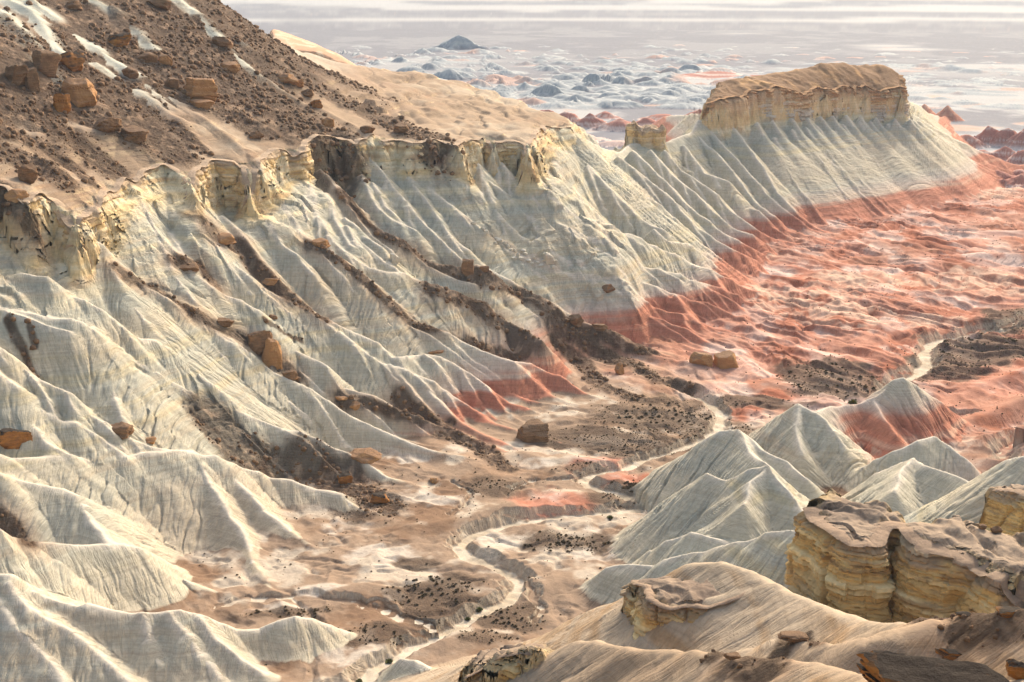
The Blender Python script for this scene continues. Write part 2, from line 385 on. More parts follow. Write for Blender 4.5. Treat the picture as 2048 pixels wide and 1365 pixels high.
SE = P3("1262,1153,206 1262,1157,201 1288,1156,198 1291,1204,191 1340,1207,190 1400,1208,189 1460,1203,188 1505,1194,189 1500,1160,195 1420,1140,202 1330,1156,208")
BODIES.append(Body(SE, P3("1262,1154,205 1270,1157,201 1290,1158,198 1292,1202,191 1340,1205,190 1400,1206,189 1460,1201,188 1505,1192,189 1420,1150,200 1330,1158,206"), 14.0, 2.0, 0.9, 4, lam=0.002, R=50))
RE = P3("922,1354,163 985,1300,160 1045,1281,158 1092,1290,157 1112,1290,166 1050,1276,173 985,1288,173 930,1330,172")
BODIES.append(Body(RE, P3("925,1352,163 985,1299,160 1045,1280,158 1090,1289,157 1110,1290,165 1050,1276,172 985,1289,172"), 14.0, 2.0, 0.9, 4, lam=0.002, R=45))
FE = P3("1945,985,285 1960,966,286 1990,970,284 2048,980,281 2140,985,278 2140,955,290 2048,962,291 1985,960,291")
BODIES.append(Body(FE, P3("1950,975,286 1990,968,286 2048,974,284 2140,980,280 2048,962,291 1985,962,291"), 12.0, 2.0, 0.9, 4, lam=0.002, R=45))
# far tan spur behind the hill
BE = P3("535,105,900 590,98,905 640,100,905 668,112,900 690,130,905 740,165,900 760,170,960 660,90,980 540,80,980")
BODIES.append(Body(BE, P3("540,90,915 600,92,925 650,97,925 690,118,915 740,158,915 640,92,970 720,140,970"), 9.0, 3.0, 0.75, 5, lam=0.01, R=80))

# ------------------------------------------------------------------ channels
def chan(txt, w):
    q = P3(txt); return dict(P=pt_z(q[:, 0], q[:, 1], 0.0 * q[:, 0])[:, :2], w=w, z=0.0 if w > 1.5 else 1.2)
CH = [chan("2300,640 2048,663 1960,672 1905,682 1865,692 1850,705 1848,720 1856,732 1845,748 1815,762 1790,778 1760,800", 2.2),
      chan("1360,785 1390,800 1420,815 1445,840 1440,862 1400,890 1330,915 1240,945 1190,955 1155,966 1180,980 1230,993 1270,1003 1310,1012 1300,1019 1240,1026 1130,1040 1060,1049 1000,1060 940,1080 908,1098 930,1115 970,1132 1020,1155 1040,1172 1020,1197 960,1238 880,1278 820,1308 740,1358 640,1420", 1.7),
      chan("430,1225 500,1212 560,1214 620,1204 700,1214 780,1238 840,1262 870,1282", 1.2),
      chan("1040,1172 1066,1195 1078,1225 1068,1262", .7),
      chan("1308,1016 1285,1040 1296,1062 1300,1090", .7),
      chan("2060,640 2000,668 1990,676 1960,672", 1.0),
      chan("1930,842 1895,842 1912,852 1880,866 1838,876 1842,890 1800,888 1758,884 1728,898 1738,918 1726,938", 0.8),
      chan("2060,888 2020,905 2000,925 2010,945", 1.2),
      chan("905,978 925,985 938,1000 930,1020 905,1040", .5),
      chan("1020,990 1060,975 1110,972 1155,966", 0.8)]

# ------------------------------------------------------------------ far mounds
MOUND = []
def mound(px, py, wpx, hpx, z0=-15, reg=6, cone=0.0):
    """base centre pixel on the plain, half width and height in pixels"""
    c = pt_z(px, py, z0); r = math.hypot(c[0], c[1])
    MOUND.append((c[0], c[1], wpx * r / FP, hpx * r / FP, rng.integers(1000), reg, rng.uniform(0.35, 0.7), cone))
mound(918, 99, 62, 33, cone=1.0); mound(870, 104, 40, 9); mound(960, 108, 40, 10)
for t in P3("690,108,16,8 715,112,20,7 745,118,14,6 800,125,22,10 845,108,22,9 860,140,30,12 820,150,45,16 880,125,25,9 900,158,55,18 840,165,40,10 985,135,25,8 1010,150,25,9 960,178,40,17 1000,185,35,14 "
            "1050,180,28,12 1095,192,48,20 1135,160,30,10 1160,185,30,12 1185,170,28,20 1215,165,30,18 1240,150,30,9 1245,170,35,16 1290,170,38,14 1310,190,40,12 1340,150,36,14 1330,170,40,12 1370,180,45,12 1280,135,30,8 "
            "1380,145,45,14 1440,152,50,14 1460,170,50,12 1400,200,60,10 1490,160,40,8 1260,200,50,9 1180,205,40,8 1140,212,40,8 1545,128,24,8 1500,125,18,5 1370,128,30,6 1420,115,25,5 1300,95,25,4 1330,120,20,6 1240,122,25,5 "
            "1850,135,45,7 1900,140,50,9 1940,145,40,7 1880,165,30,4 1960,160,30,5 2000,172,24,6 1830,165,30,4 2020,150,20,4 1760,112,20,3 1650,118,25,4 1925,118,18,3 1560,112,22,4"):
    mound(t[0], t[1], t[2], t[3] * 1.15)
for k in range(760):
    px = rng.uniform(670, 1500) if k % 4 else rng.uniform(1500, 2048); py = 92 + 125 * rng.random() ** .8
    sz = .5 + (py - 92) / 125
    mound(px, py, rng.uniform(12, 44) * sz, rng.uniform(2.5, 11) * sz * (1 if px < 1480 else .45))
# red badlands behind the neck and right of the mesa
for t in P3("1085,232,45,20 1130,240,50,22 1180,250,60,26 1240,255,60,24 1290,250,50,18 1340,255,60,24 1380,258,50,22 1100,255,50,16 1210,232,40,12 1320,235,50,12 1160,275,60,16 1230,285,60,12 1330,275,60,12 1050,222,30,12 1400,235,60,18 "
            "1430,150,90,10 1500,155,70,9"):
    mound(t[0], t[1], t[2], t[3], -12, 7)
for t in P3("1895,285,40,22 1935,275,45,26 1975,270,45,32 2015,272,45,34 2055,275,60,36 1920,305,45,24 1965,300,50,22 2010,300,55,24 2055,310,60,30 1995,330,45,20 2040,345,50,22 1960,325,30,12 2060,365,60,20 2090,330,60,24 1880,262,35,8 1990,362,70,26 2040,372,60,22 2110,380,70,20"):
    mound(t[0], t[1], t[2], t[3], -6 if t[1] < 340 else 0, 7)

# ------------------------------------------------------------------ the height function on a polar grid
def col_slice(AZ, cx, cy, rad):
    rc = math.hypot(cx, cy)
    if rc <= rad: return 0, len(AZ)
    a = math.atan2(cx, cy); da = math.asin(min(1, rad / rc))
    return np.searchsorted(AZ, a - da), np.searchsorted(AZ, a + da)

def seg_pts(P, step=0.0):
    return P

def ridge_pass(AZ, RR, X, Y, up):
    best = np.full(RR.shape, -1e3, f32); sec = np.full(RR.shape, -1e3, f32)
    idd = np.full(RR.shape, -1, np.int16); uu = np.zeros(RR.shape, f32); dd = np.zeros(RR.shape, f32)
    for k, rd in enumerate(RIDGES):
        if rd['up'] != up: continue
        P = rd['P']; L = np.concatenate([[0], np.cumsum(np.hypot(*np.diff(P[:, :2], axis=0).T))])
        s, w, R, Lc = rd['s'], rd['w'], rd['R'], rd['L']
        for i in range(len(P) - 1):
            a, b = P[i], P[i + 1]; m = (a + b) / 2; e = (b - a)[:2]; l2 = e @ e + 1e-9
            rad = math.sqrt(l2) / 2 + R
            c0, c1 = col_slice(AZ, m[0], m[1], rad)
            if c1 <= c0: continue
            rc = math.hypot(m[0], m[1]); sub = slice(c0, c1)
            ii = np.nonzero((RR[sub] > rc - rad) & (RR[sub] < rc + rad))
            if len(ii[0]) == 0: continue
            ii = (ii[0] + c0, ii[1])
            x = X[ii] - f32(a[0]); y = Y[ii] - f32(a[1])
            t = np.clip((x * f32(e[0]) + y * f32(e[1])) / f32(l2), 0, 1)
            d = np.hypot(x - t * f32(e[0]), y - t * f32(e[1]))
            dr = np.sqrt(d * d + f32(w * w)) - f32(w)
            cand = f32(a[2]) + t * f32(b[2] - a[2]) - f32(s) * (f32(Lc) * (1 - np.exp(-dr / f32(Lc))))
            bb = best[ii]; idk = idd[ii]; better = cand > bb
            oth = idk != k
            sc = sec[ii]
            sc = np.where(oth, np.where(better, bb, np.maximum(sc, cand)), sc)
            sec[ii] = sc; best[ii] = np.where(better, cand, bb); idd[ii] = np.where(better, k, idk)
            slope = (P[-1, 2] - P[0, 2]) / L[-1]; dm = (P[-1] - P[0])[:2] / (np.hypot(*(P[-1] - P[0])[:2]) + 1e-6)
            u = (x + f32(a[0] - P[0, 0])) * f32(dm[0]) + (y + f32(a[1] - P[0, 1])) * f32(dm[1]) + f32(max(-1.0, min(1.0, slope / s))) * 0.8 * d
            uu[ii] = np.where(better, u, uu[ii]); dd[ii] = np.where(better, d, dd[ii])
    return best, sec, idd, uu, dd

def evaluate(AZ, RR, detail=True):
    """AZ (nc,), RR (nc,nr) -> heights and feature fields"""
    nc, nr = RR.shape; RR = RR.astype(f32)
    X = RR * np.sin(AZ)[:, None].astype(f32); Y = RR * np.cos(AZ)[:, None].astype(f32)
    # ---- floor
    wx = X + 9 * n2(X / 40, Y / 40, 91); wy = Y + 9 * n2(X / 40 + 50, Y / 40, 92)
    n_a = fbm2(wx / 90, wy / 90, 1, 4)
    rid = 1 - np.abs(fbm2(wx / 26, wy / 60, 5, 3)) * 2.2
    rid2 = 1 - np.abs(fbm2(wx / 9, wy / 16, 8, 3)) * 2.2
    gl = np.clip(1 - 6 * np.abs(fbm2(wx / 17, wy / 17, 15, 4)), 0, 1)
    fl = 1.7 + 1.0 * n_a + 0.7 * rid + 0.45 * rid2 + .25 * fbm2(X / 3, Y / 3, 16, 3) - .8 * gl
    redz = sst(0, 1, (Y - 470 + 0.9 * X) / 160)
    fu = (0.77 * wx + 0.63 * wy); fv = (0.63 * wx - 0.77 * wy)
    st1 = 1 - np.abs(fbm2(fu / 9, fv / 55, 13, 3)) * 2.4; st2 = 1 - np.abs(n2(fu / 3.2, fv / 26, 14)) * 2
    fl = fl + redz * (1.3 * np.clip(rid, -0.5, 1) + 1.5 * st1 + 0.5 * st2 + .4 * rid2)
    far = sst(960, 1230, RR)
    fl = fl * (1 - far) + far * (-15 + 1.2 * fbm2(X / 160, Y / 160, 11, 3) + 0.4 * n2(X / 25, Y / 25, 17))
    # hills beyond the far edge of the scene fall away level
    near = 146 - 0.66 * RR
    z = np.maximum(fl, near)
    reg = np.where(near > fl, 4, np.where(RR > 1120, 6, 0)).astype(np.int8)
    dch = np.full(RR.shape, 99.0, f32); bz = np.zeros(RR.shape, f32)
    for c in CH:
        P = c['P']
        for i in range(len(P) - 1):
            a, b = P[i], P[i + 1]; m = (a + b) / 2; rad = np.hypot(*(b - a)) / 2 + 14
            c0, c1 = col_slice(AZ, m[0], m[1], rad)
            if c1 <= c0: continue
            rc = math.hypot(*m); sub = slice(c0, c1)
            ii = np.nonzero((RR[sub] > rc - rad) & (RR[sub] < rc + rad))
            x = X[sub][ii]; y = Y[sub][ii]; e = b - a; l2 = e @ e
            x = x + 1.2 * n2(x / 7, y / 7, 61) + .7 * n2(x / 2.3, y / 2.3, 63) + .3 * n2(x / .9, y / .9, 65); y = y + 1.2 * n2(x / 7 + 9, y / 7, 62) + .7 * n2(x / 2.3, y / 2.3, 64) + .3 * n2(x / .9, y / .9, 66)
            t = np.clip(((x - a[0]) * e[0] + (y - a[1]) * e[1]) / l2, 0, 1)
            d = np.hypot(x - a[0] - t * e[0], y - a[1] - t * e[1]) - c['w']
            v = dch[sub]; o_ = bz[sub]; o_[ii] = np.where(d < v[ii], c['z'], o_[ii]); v[ii] = np.minimum(v[ii], d)
    WX = X + .8 * n2(X / 13, Y / 13, 401) + 0.45 * n2(X / 4.5, Y / 4.5, 402) + 0.2 * n2(X / 1.8, Y / 1.8, 405)
    WY = Y + .8 * n2(X / 13, Y / 13, 403) + 0.45 * n2(X / 4.5, Y / 4.5, 404) + 0.2 * n2(X / 1.8, Y / 1.8, 406)
    best, sec, idd, uu, dd = ridge_pass(AZ, RR, WX, WY, False)
    ubest, usec, uidd, u_u, u_d = ridge_pass(AZ, RR, X, Y, True)
    amp = np.array([r['amp'] for r in RIDGES] + [0], f32)[idd]
    rgt = np.array([r['reg'] for r in RIDGES] + [0], np.int8)[idd]
    kk = 1.6
    hb = np.clip(1 - (best - sec) / kk, 0, 1); ridge = best + hb * hb * kk / 4
    # rills run down the flanks, rooted on the crest
    off = idd.astype(f32) * f32(13.7)
    spur = (1 - np.abs(n2(uu / 13 + off, dd / 60 + off, 21)) * 2)
    wob = uu + 0.6 * n2(uu / 3, dd / 5, 25)
    ril = np.abs(n2(wob / 2.6 + off, dd / 26, 22)); ril2 = np.abs(n2(wob / 1.0 + off + .5 * n2(uu / 2, dd / 4, 26), dd / 9, 23))
    grow = sst(0.3, 12, dd)
    rm_ = 0.3 + 0.7 * sst(-.35, .45, n2(uu / 22 + off, dd / 30, 27))
    inc = np.clip(1 - ril * 4.2, 0, 1) ** 1.4; inc2 = np.clip(1 - ril2 * 3.4, 0, 1) ** 1.3
    gs = np.clip(RR / 420, .6, 1.5)
    ridge = ridge + amp * (grow * (0.5 * spur - 0.2) - gs * (sst(1.0, 12, dd) * 1.15 * inc * rm_ + sst(0.8, 9, dd) * 0.62 * inc2 * (1.1 - .4 * rm_)))
    ridge = ridge + 0.25 * n2(uu / 4 + off, dd * 0 + off, 31) * amp * np.exp(-dd / 3)
    # foot blends into the floor
    kf = 2.5
    h = np.clip(1 - np.abs(ridge - z) / kf, 0, 1)
    reg = np.where(ridge > z + 0.2, rgt, reg)
    z = np.maximum(z, ridge) + h * h * kf / 4
    above = ridge - fl
    # rock bodies
    cliff = np.zeros(RR.shape, f32); topm = np.zeros(RR.shape, f32); bid = np.full(RR.shape, -1, np.int8)
    for k, B in enumerate(BODIES):
        c0, c1 = col_slice(AZ, B.c[0], B.c[1], B.rad)
        if c1 <= c0: continue
        rc = math.hypot(*B.c); sub = slice(c0, c1)
        ii = np.nonzero((RR[sub] > rc - B.rad) & (RR[sub] < rc + B.rad)); ii = (ii[0] + c0, ii[1])
        x = X[ii]; y = Y[ii]
        big = k < 2
        e = signed(B.poly, x, y)
        e = e + (1.5 if big else 0.35) * n2(x / (7 if big else 5), y / (7 if big else 5), 40 + k) + 0.35 * n2(x / 2.2, y / 2.2, 50 + k)
        e = e + (1.1 * cell2(x / 6.5, y / 6.5, 45) + .4 * cell2(x / 2.6, y / 2.6, 46) if big else 0.8 * cell2(x / 4.2, y / 4.2, 45) + .3 * cell2(x / 1.7, y / 1.7, 46))
        e = e - (1.6 if big else .7 if k in (4, 5) else 2.0)
        top = B.surf(x, y)
        if k == 0:
            ur = ubest[ii]; hu = np.clip(1 - np.abs(ur - top) / 2, 0, 1)
            hg = np.clip(1 - (ur - usec[ii]) / 2, 0, 1)
            top = np.maximum(top, ur + hg * hg * .5) + hu * hu * .5
            top = top - 0.35 * sst(1, 6, u_d[ii]) * (1 - np.abs(n2(u_u[ii] / 3.2, u_d[ii] / 30, 74)) * 2) * (ur > top - 1)
            ter = sst(585, 620, y + .25 * x) * sst(-95, -60, x)
            tz = (top + 1.2 * fbm2(x / 22, y / 22, 77, 4) + .05 * x) / 2.8; tf = tz - np.floor(tz)
            top = top + ter * (2.8 * (np.floor(tz) + sst(.6, .95, tf)) - 2.8 * tz - 1.3 * np.clip(1 - 3.5 * np.abs(n2(x / 9 + .4 * n2(x / 6, y / 6, 78), y / 34, 79)), 0, 1))
            top = top + 0.8 * fbm2(x / 14, y / 14, 71, 3) - 0.5 * (1 - np.abs(n2(x / 9 + y / 30, y / 20, 73)) * 2)
        else:
            top = top + 0.5 * fbm2(x / 8, y / 8, 71 + k, 3)
            if k == 1: top = top + 2.0 * fbm2(x / 34, y / 34, 171, 5, .6) - 1.6 * np.abs(fbm2(x / 9, y / 9, 174, 3)) - .8 * sst(.8, 1, 1 - np.abs(n2(x / 23 + y / 90, y / 50, 172)))
            elif k == 2: top = top + 3.2 * n2(x / 4.5, y / 9, 177) - 1.0 + 1.2 * n2(x / 1.8, y / 4, 178)
            elif k >= 3 and k <= 6:
                tz = (top + .9 * fbm2(x / 7, y / 7, 175, 3) + .10 * x) / 1.1; tf = tz - np.floor(tz)
                top = top + .8 * 1.1 * (np.floor(tz) + sst(.6, .95, tf) - tz) + .45 * fbm2(x / 2, y / 2, 173, 3) - .8 * np.clip(1 - 5 * np.abs(n2(x / 6, y / 6, 176)), 0, 1)
        hh = B.h * ((0.62 + 0.6 * n2(x / 24, y / 24, 80 + k) + .75 * np.exp(-((x + 14) ** 2 + (y - 588) ** 2) / 42 ** 2)) if k == 0 else (1 + 0.18 * n2(x / 25, y / 25, 80 + k)))
        cw = B.cw * (1.2 + 0.7 * n2(x / 20, y / 20, 180 + k)) if k == 0 else B.cw
        out = np.clip(-e, 0, None)
        edge = 1.0 - np.exp(-np.clip(e, 0, None) / (2.0 if big else .7))       # rounded lip
        zb = top - (1 - edge) * 1.2 - hh * sst(0, 1, out / cw) * 0.97 - B.sk * np.clip(out - cw, 0, None) - 0.03 * hh * np.clip(out / cw, 0, 1)
        # runnels in the apron
        zb = zb - np.clip((out - cw) / 12, 0, 1) * 0.9 * np.abs(n2(x / 5, y / 5, 90 + k))
        zz = z[ii]; win = zb > zz
        hz = np.clip(1 - np.abs(zb - zz) / 2.0, 0, 1)
        z[ii] = np.maximum(zz, zb) + hz * hz * 0.5 * (out > cw)
        cl = sst(-1.5, 0.5, out) * (1 - sst(cw - 0.5, cw + 3, out))
        cliff[ii] = np.where(win, cl, cliff[ii])
        topm[ii] = np.where(win & (e > -1.0), np.clip((e + 1.0) / 2, 0, 1), np.where(win, 0, topm[ii])) if k else np.where(win & (e > -1.0), np.clip((e + 1) / 2, 0, 1), 0)
        # traced spurs standing on the hill body keep its cover
        if k == 0: topm[ii] = np.where((~win) & (e > 1.0), 1.0, topm[ii])
        bid[ii] = np.where(win, k, bid[ii]); reg[ii] = np.where(win, B.reg, reg[ii])
    # channels cut the floor
    soft = (reg == 0) | (above < 3)
    bank = np.clip(dch, 0, None) * .95 + bz + 0.25 * n2(X / 2, Y / 2, 97) + 0.05 + 3.0 * np.clip(above - 1.2, 0, None) * (reg > 0)
    z = np.where((dch < 12) & (bank < z) & (z < 9), np.maximum(bank, -0.1), z)
    # far mounds
    mred = np.zeros(RR.shape, f32); mh = np.zeros(RR.shape, f32)
    for (cx, cy, wd, ht, sd, rg, asp, cone) in MOUND:
        rad = wd * 1.5
        c0, c1 = col_slice(AZ, cx, cy, rad)
        if c1 <= c0: continue
        rc = math.hypot(cx, cy); sub = slice(c0, c1)
        ii = np.nonzero((RR[sub] > rc - rad) & (RR[sub] < rc + rad)); 
        if len(ii[0]) == 0: continue
        ii = (ii[0] + c0, ii[1])
        x = X[ii] - f32(cx); y = Y[ii] - f32(cy)
        # long axis across the view, shorter in depth
        d = np.hypot(x / wd, y / (wd * asp * 1.2)); an = np.arctan2(y / asp, x)
        d = d * (1 + 0.26 * n2(an * 1.7 + sd, d * 2, 201) + 0.20 * np.abs(n2(an * 6 + sd, d * 1.5, 202)))
        hgt = ht * (np.clip(1 - d, 0, 1) ** 1.15 * (1 if cone else .6) + (0 if cone else .5) * (1 - np.exp(-2.6 * np.clip(1 - d, 0, 1) ** 1.5))) * (1 + 0.15 * n2(x / wd * 3 + sd, y / wd * 3, 203))
        base = fl[ii]; zb = base + hgt; win = (zb > z[ii]) & (hgt > 0.05)
        z[ii] = np.where(win, zb, z[ii]); mh[ii] = np.where(win, hgt / max(ht, 1e-3) , mh[ii])
        mred[ii] = np.where(win, 1.0 if rg == 7 else 0.0, mred[ii])
        reg[ii] = np.where(win & (hgt > 0.25), 6 if rg == 6 else 7, reg[ii])
    reg = np.where((reg == 0) & (RR > 1120), 6, reg)
    return dict(X=X, Y=Y, Z=z, reg=reg, dch=dch, dd=dd, uu=uu, idd=idd, cliff=cliff, top=topm, bid=bid, above=above, fl=fl, mh=mh, mred=mred, gap=best - sec, ud=u_d, redz=redz, st1=st1, st2=st2)

# adaptive sampling of distance along each azimuth
D2R = math.pi / 180
NEARC = np.arange(-23.2, 23.2001, 0.042)
wing = 23.2 + np.cumsum(np.linspace(0.05, 0.6, 110)); wing = wing[wing < 62]
AZ = np.concatenate([-wing[::-1], NEARC, wing]) * D2R
RMIN, RMAX = 24.0, 3600.0
AZc = AZ[::5]
rc = np.exp(np.linspace(math.log(RMIN), math.log(RMAX), 1000))
E0 = evaluate(AZc, np.repeat(rc[None], len(AZc), 0))
el = np.arctan2(E0['Z'] - CAMZ, rc[None])
vis = el >= np.maximum.accumulate(el, 1) - 0.0015
de = np.abs(np.diff(el, axis=1)); dl = np.diff(np.log(rc))[None]
dens = np.sqrt(de ** 2 + (0.06 * dl) ** 2) * np.where(vis[:, 1:] | vis[:, :-1], 1.0, 0.22) + 1e-5
inview = (el[:, 1:] > -29.6 * D2R); dens = np.where(inview, dens, dens * 0.12)
for _ in range(24):
    dens[1:-1] = (dens[:-2] + 2 * dens[1:-1] + dens[2:]) / 4
    if _ < 2: dens[:, 1:-1] = (dens[:, :-2] + 2 * dens[:, 1:-1] + dens[:, 2:]) / 4
NR = 1450
cum = np.concatenate([np.zeros((len(AZc), 1)), np.cumsum(dens, 1)], 1); cum /= cum[:, -1:]
q = np.linspace(0, 1, NR)
RC = np.stack([np.interp(q, cum[i], np.log(rc)) for i in range(len(AZc))])
ip = np.interp(AZ, AZc, np.arange(len(AZc))); i0 = np.clip(np.floor(ip).astype(int), 0, len(AZc) - 2); fr = (ip - i0)[:, None]
RR = np.exp(RC[i0] * (1 - fr) + RC[i0 + 1] * fr)
RR = np.concatenate([RR, np.repeat(np.exp(np.linspace(math.log(RMAX), math.log(70000), 60))[None, 1:], len(AZ), 0)], 1)
E = evaluate(AZ, RR)
print('heights', round(time.time() - T0, 1), RR.shape)
X, Y, Z, reg = E['X'], E['Y'], E['Z'], E['reg']
NC, NRT = X.shape

def grid_normals(X, Y, Z):
    P = np.stack([X, Y, Z], -1)
    a = np.empty_like(P); a[1:-1] = P[2:] - P[:-2]; a[0] = P[1] - P[0]; a[-1] = P[-1] - P[-2]
    b = np.empty_like(P); b[:, 1:-1] = P[:, 2:] - P[:, :-2]; b[:, 0] = P[:, 1] - P[:, 0]; b[:, -1] = P[:, -1] - P[:, -2]
    n = np.cross(a, b); n /= np.linalg.norm(n, axis=-1, keepdims=True) + 1e-12
    n *= np.where(n[..., 2:] < 0, -1, 1)
    return n

N = grid_normals(X, Y, Z)
steep = 1 - N[..., 2]
# ledges and pillars on the cliffs: pushed in and out along the face
cl = E['cliff'] * sst(0.2, 0.5, steep)
near4 = (E['bid'] >= 3) & (E['bid'] <= 6)
zs = Z + 0.5 * n2(X / 14, Y / 14, 300)
tb = np.where(near4, .8, 1.5).astype(f32); zl = zs / tb + 0.4 * n2(X / 9, Y / 9, 306); lay = np.floor(zl).astype(np.int32)
rl = _hash(lay, lay * 0, _Z0, 307); fz = zl - np.floor(zl)
led = 0.75 * rl * (0.55 + 0.45 * n2(X / 5 + 7 * rl, Y / 5, 308)) - 0.35 * sst(.82, .95, fz)
zl2 = zs / (tb * .35); led = led + 0.22 * _hash(np.floor(zl2).astype(np.int32), lay * 0, _Z0, 309)
pil = n3(X / 3.5, Y / 3.5, Z / 16, 303) * 0.9 + n3(X / 1.4, Y / 1.4, Z / 9, 304) * 0.35 - 0.6 * sst(0.75, 0.95, 1 - np.abs(n3(X / 6, Y / 6, Z / 30, 305)))
disp = cl * (led * np.where(near4, .55, .38) + pil * np.where(near4, .25, .5) + np.where(near4, .2, .25) * cell2(X / 3 + lay * .0, Y / 3, 310))
hn = np.hypot(N[..., 0], N[..., 1]) + 1e-6
X = X + disp * N[..., 0] / hn; Y = Y + disp * N[..., 1] / hn
N = grid_normals(X, Y, Z); steep = 1 - N[..., 2]
EL = np.arctan2(Z - CAMZ, np.hypot(X, Y))
ELM = np.maximum.accumulate(EL, 1)

def drop(px, py):
    """first terrain point under a pixel: x, y, z"""
    az, s = ray(px, py); a = math.atan(float(s)); j = np.interp(float(az), AZ, np.arange(NC)); j = int(round(j))
    i = int(np.searchsorted(ELM[j], a)); i = min(max(i, 1), NRT - 1)
    e0, e1 = EL[j, i - 1], EL[j, i]; t = float(np.clip((a - e0) / (e1 - e0 + 1e-9), 0, 1))
    return np.array([X[j, i - 1] + t * (X[j, i] - X[j, i - 1]), Y[j, i - 1] + t * (Y[j, i] - Y[j, i - 1]), Z[j, i - 1] + t * (Z[j, i] - Z[j, i - 1])]), j, i
#COLOUR
# ------------------------------------------------------------------ distance to traced streaks on the surface
def streak(txt, hw, noise=1.0):
    q = P3(txt); pts = np.array([drop(a, b)[0] for a, b in q[:, :2]])
    d = np.full(X.shape, 99.0, f32)
    for a, b in zip(pts[:-1], pts[1:]):
        if np.hypot(*(b - a)[:2]) > 160: continue
        m = (a + b) / 2; rad = np.hypot(*(b - a)[:2]) / 2 + hw * 2.2 + 2
        c0, c1 = col_slice(AZ, m[0], m[1], rad); r = np.hypot(X[c0:c1], Y[c0:c1]); rcc = math.hypot(m[0], m[1])
        ii = np.nonzero((r > rcc - rad) & (r < rcc + rad)); ii = (ii[0] + c0, ii[1])
        x, y = X[ii], Y[ii]; e = (b - a)[:2]
        t = np.clip(((x - a[0]) * e[0] + (y - a[1]) * e[1]) / (e @ e + 1e-9), 0, 1)
        d[ii] = np.minimum(d[ii], np.hypot(x - a[0] - t * e[0], y - a[1] - t * e[1]))
    return d / hw, pts

DEBRIS = [("200,-60 290,30 390,100 480,165 580,230 645,275", 15), ("400,-20 450,60 560,130 660,190 760,235 870,285", 9),
          ("-60,20 40,90 120,140 200,200 270,250 340,305", 9), ("-60,180 60,230 150,290 200,330", 8), ("-40,290 40,320 120,350", 6),
          ("420,200 520,255 610,285", 8), ("190,150 260,210 340,250 400,300", 4), ("-40,120 60,160 140,200 220,240 320,300", 9),
          ("100,300 150,340 175,360", 4), ("0,390 40,420 70,440", 3),
          ("685,385 720,425 760,460 830,505 900,535 960,555 1050,592 1130,640 1220,672 1300,705", 3.8),
          ("620,487 680,517 740,570 800,622 870,658 960,692 1050,706", 2.8), ("425,465 480,500 530,550 580,595 640,632", 4.0),
          ("240,545 310,582 380,622 430,652 500,685 540,715 590,755", 2.6), ("345,520 395,530 430,575", 2.6),
          ("860,572 930,600 1000,640 1075,680", 4.5), ("430,850 480,900 540,930", 6.5), ("600,920 690,960 770,1015", 6),
          ("1110,650 1180,685 1250,722 1330,765 1370,785", 5), ("1110,680 1160,725 1210,775 1280,800 1340,805", 4),
          ("680,800 760,815 830,835 900,850", 2.6), ("800,800 850,830 890,852", 4), ("-10,1030 30,1062 55,1085", 3),
          ("15,640 45,700 70,750", 1.6), ("60,655 70,690", 1.2), ("640,340 690,370", 2), ("530,640 600,680", 1.2), ("890,870 960,900 1010,935", 4),
          ("1430,1310 1580,1285 1600,1282 1640,1288", 1.6), ("1860,1238 1950,1230 2060,1220", 2.4), ("1930,1250 2060,1240", 3), ("1480,1318 1540,1330", 2.5)]
stain = np.zeros(X.shape, f32); deb = np.zeros(X.shape, f32); DPTS = []
nz = fbm2(X / 6, Y / 6, 401, 4); nzb = fbm2(X / 22, Y / 22, 405, 3)
upslope = sst(85, 97, Z + 8 * nzb) * ((E['bid'] == 0) | ((E['top'] > .5) & (E['bid'] < 0) & (E['reg'] == 1))) * sst(2.5, 6.5, E['ud'] + 2.5 * nz + 2 * nzb)
upslope = upslope * sst(-.75, -.25, fbm2(X / 40, Y / 40, 407, 2))
for t, hw in DEBRIS:
    if hw >= 6: hw *= 1.35
    d, p = streak(t, hw); DPTS.append((p, hw)); stain = np.maximum(stain, (1 - sst(.8, 2.6, d + .8 * nz + .5 * nzb)) * (hw < 7)) if hw > 2 else stain
    deb = np.maximum(deb, 1 - sst(0.55, 1.15, d + 0.45 * nz + 0.25 * nzb))
WHT, wp = streak("940,440 1000,482 1060,522 1112,532", 2.6); DPTS.append((wp, 2.2))

deb = np.maximum(deb, upslope)
def blob(px, py, rx, ry):
    p, j, i = drop(px, py); r = math.hypot(p[0], p[1]); a = rx * r / FP; b = ry * r / FP / max(0.15, (CAMZ - p[2]) / r)
    # the long axes lie across and along the line of sight
    c, s = p[1] / r, p[0] / r
    dx, dy = X - f32(p[0]), Y - f32(p[1]); u = dx * c - dy * s; v = dx * s + dy * c
    return np.hypot(u / a, v / b)

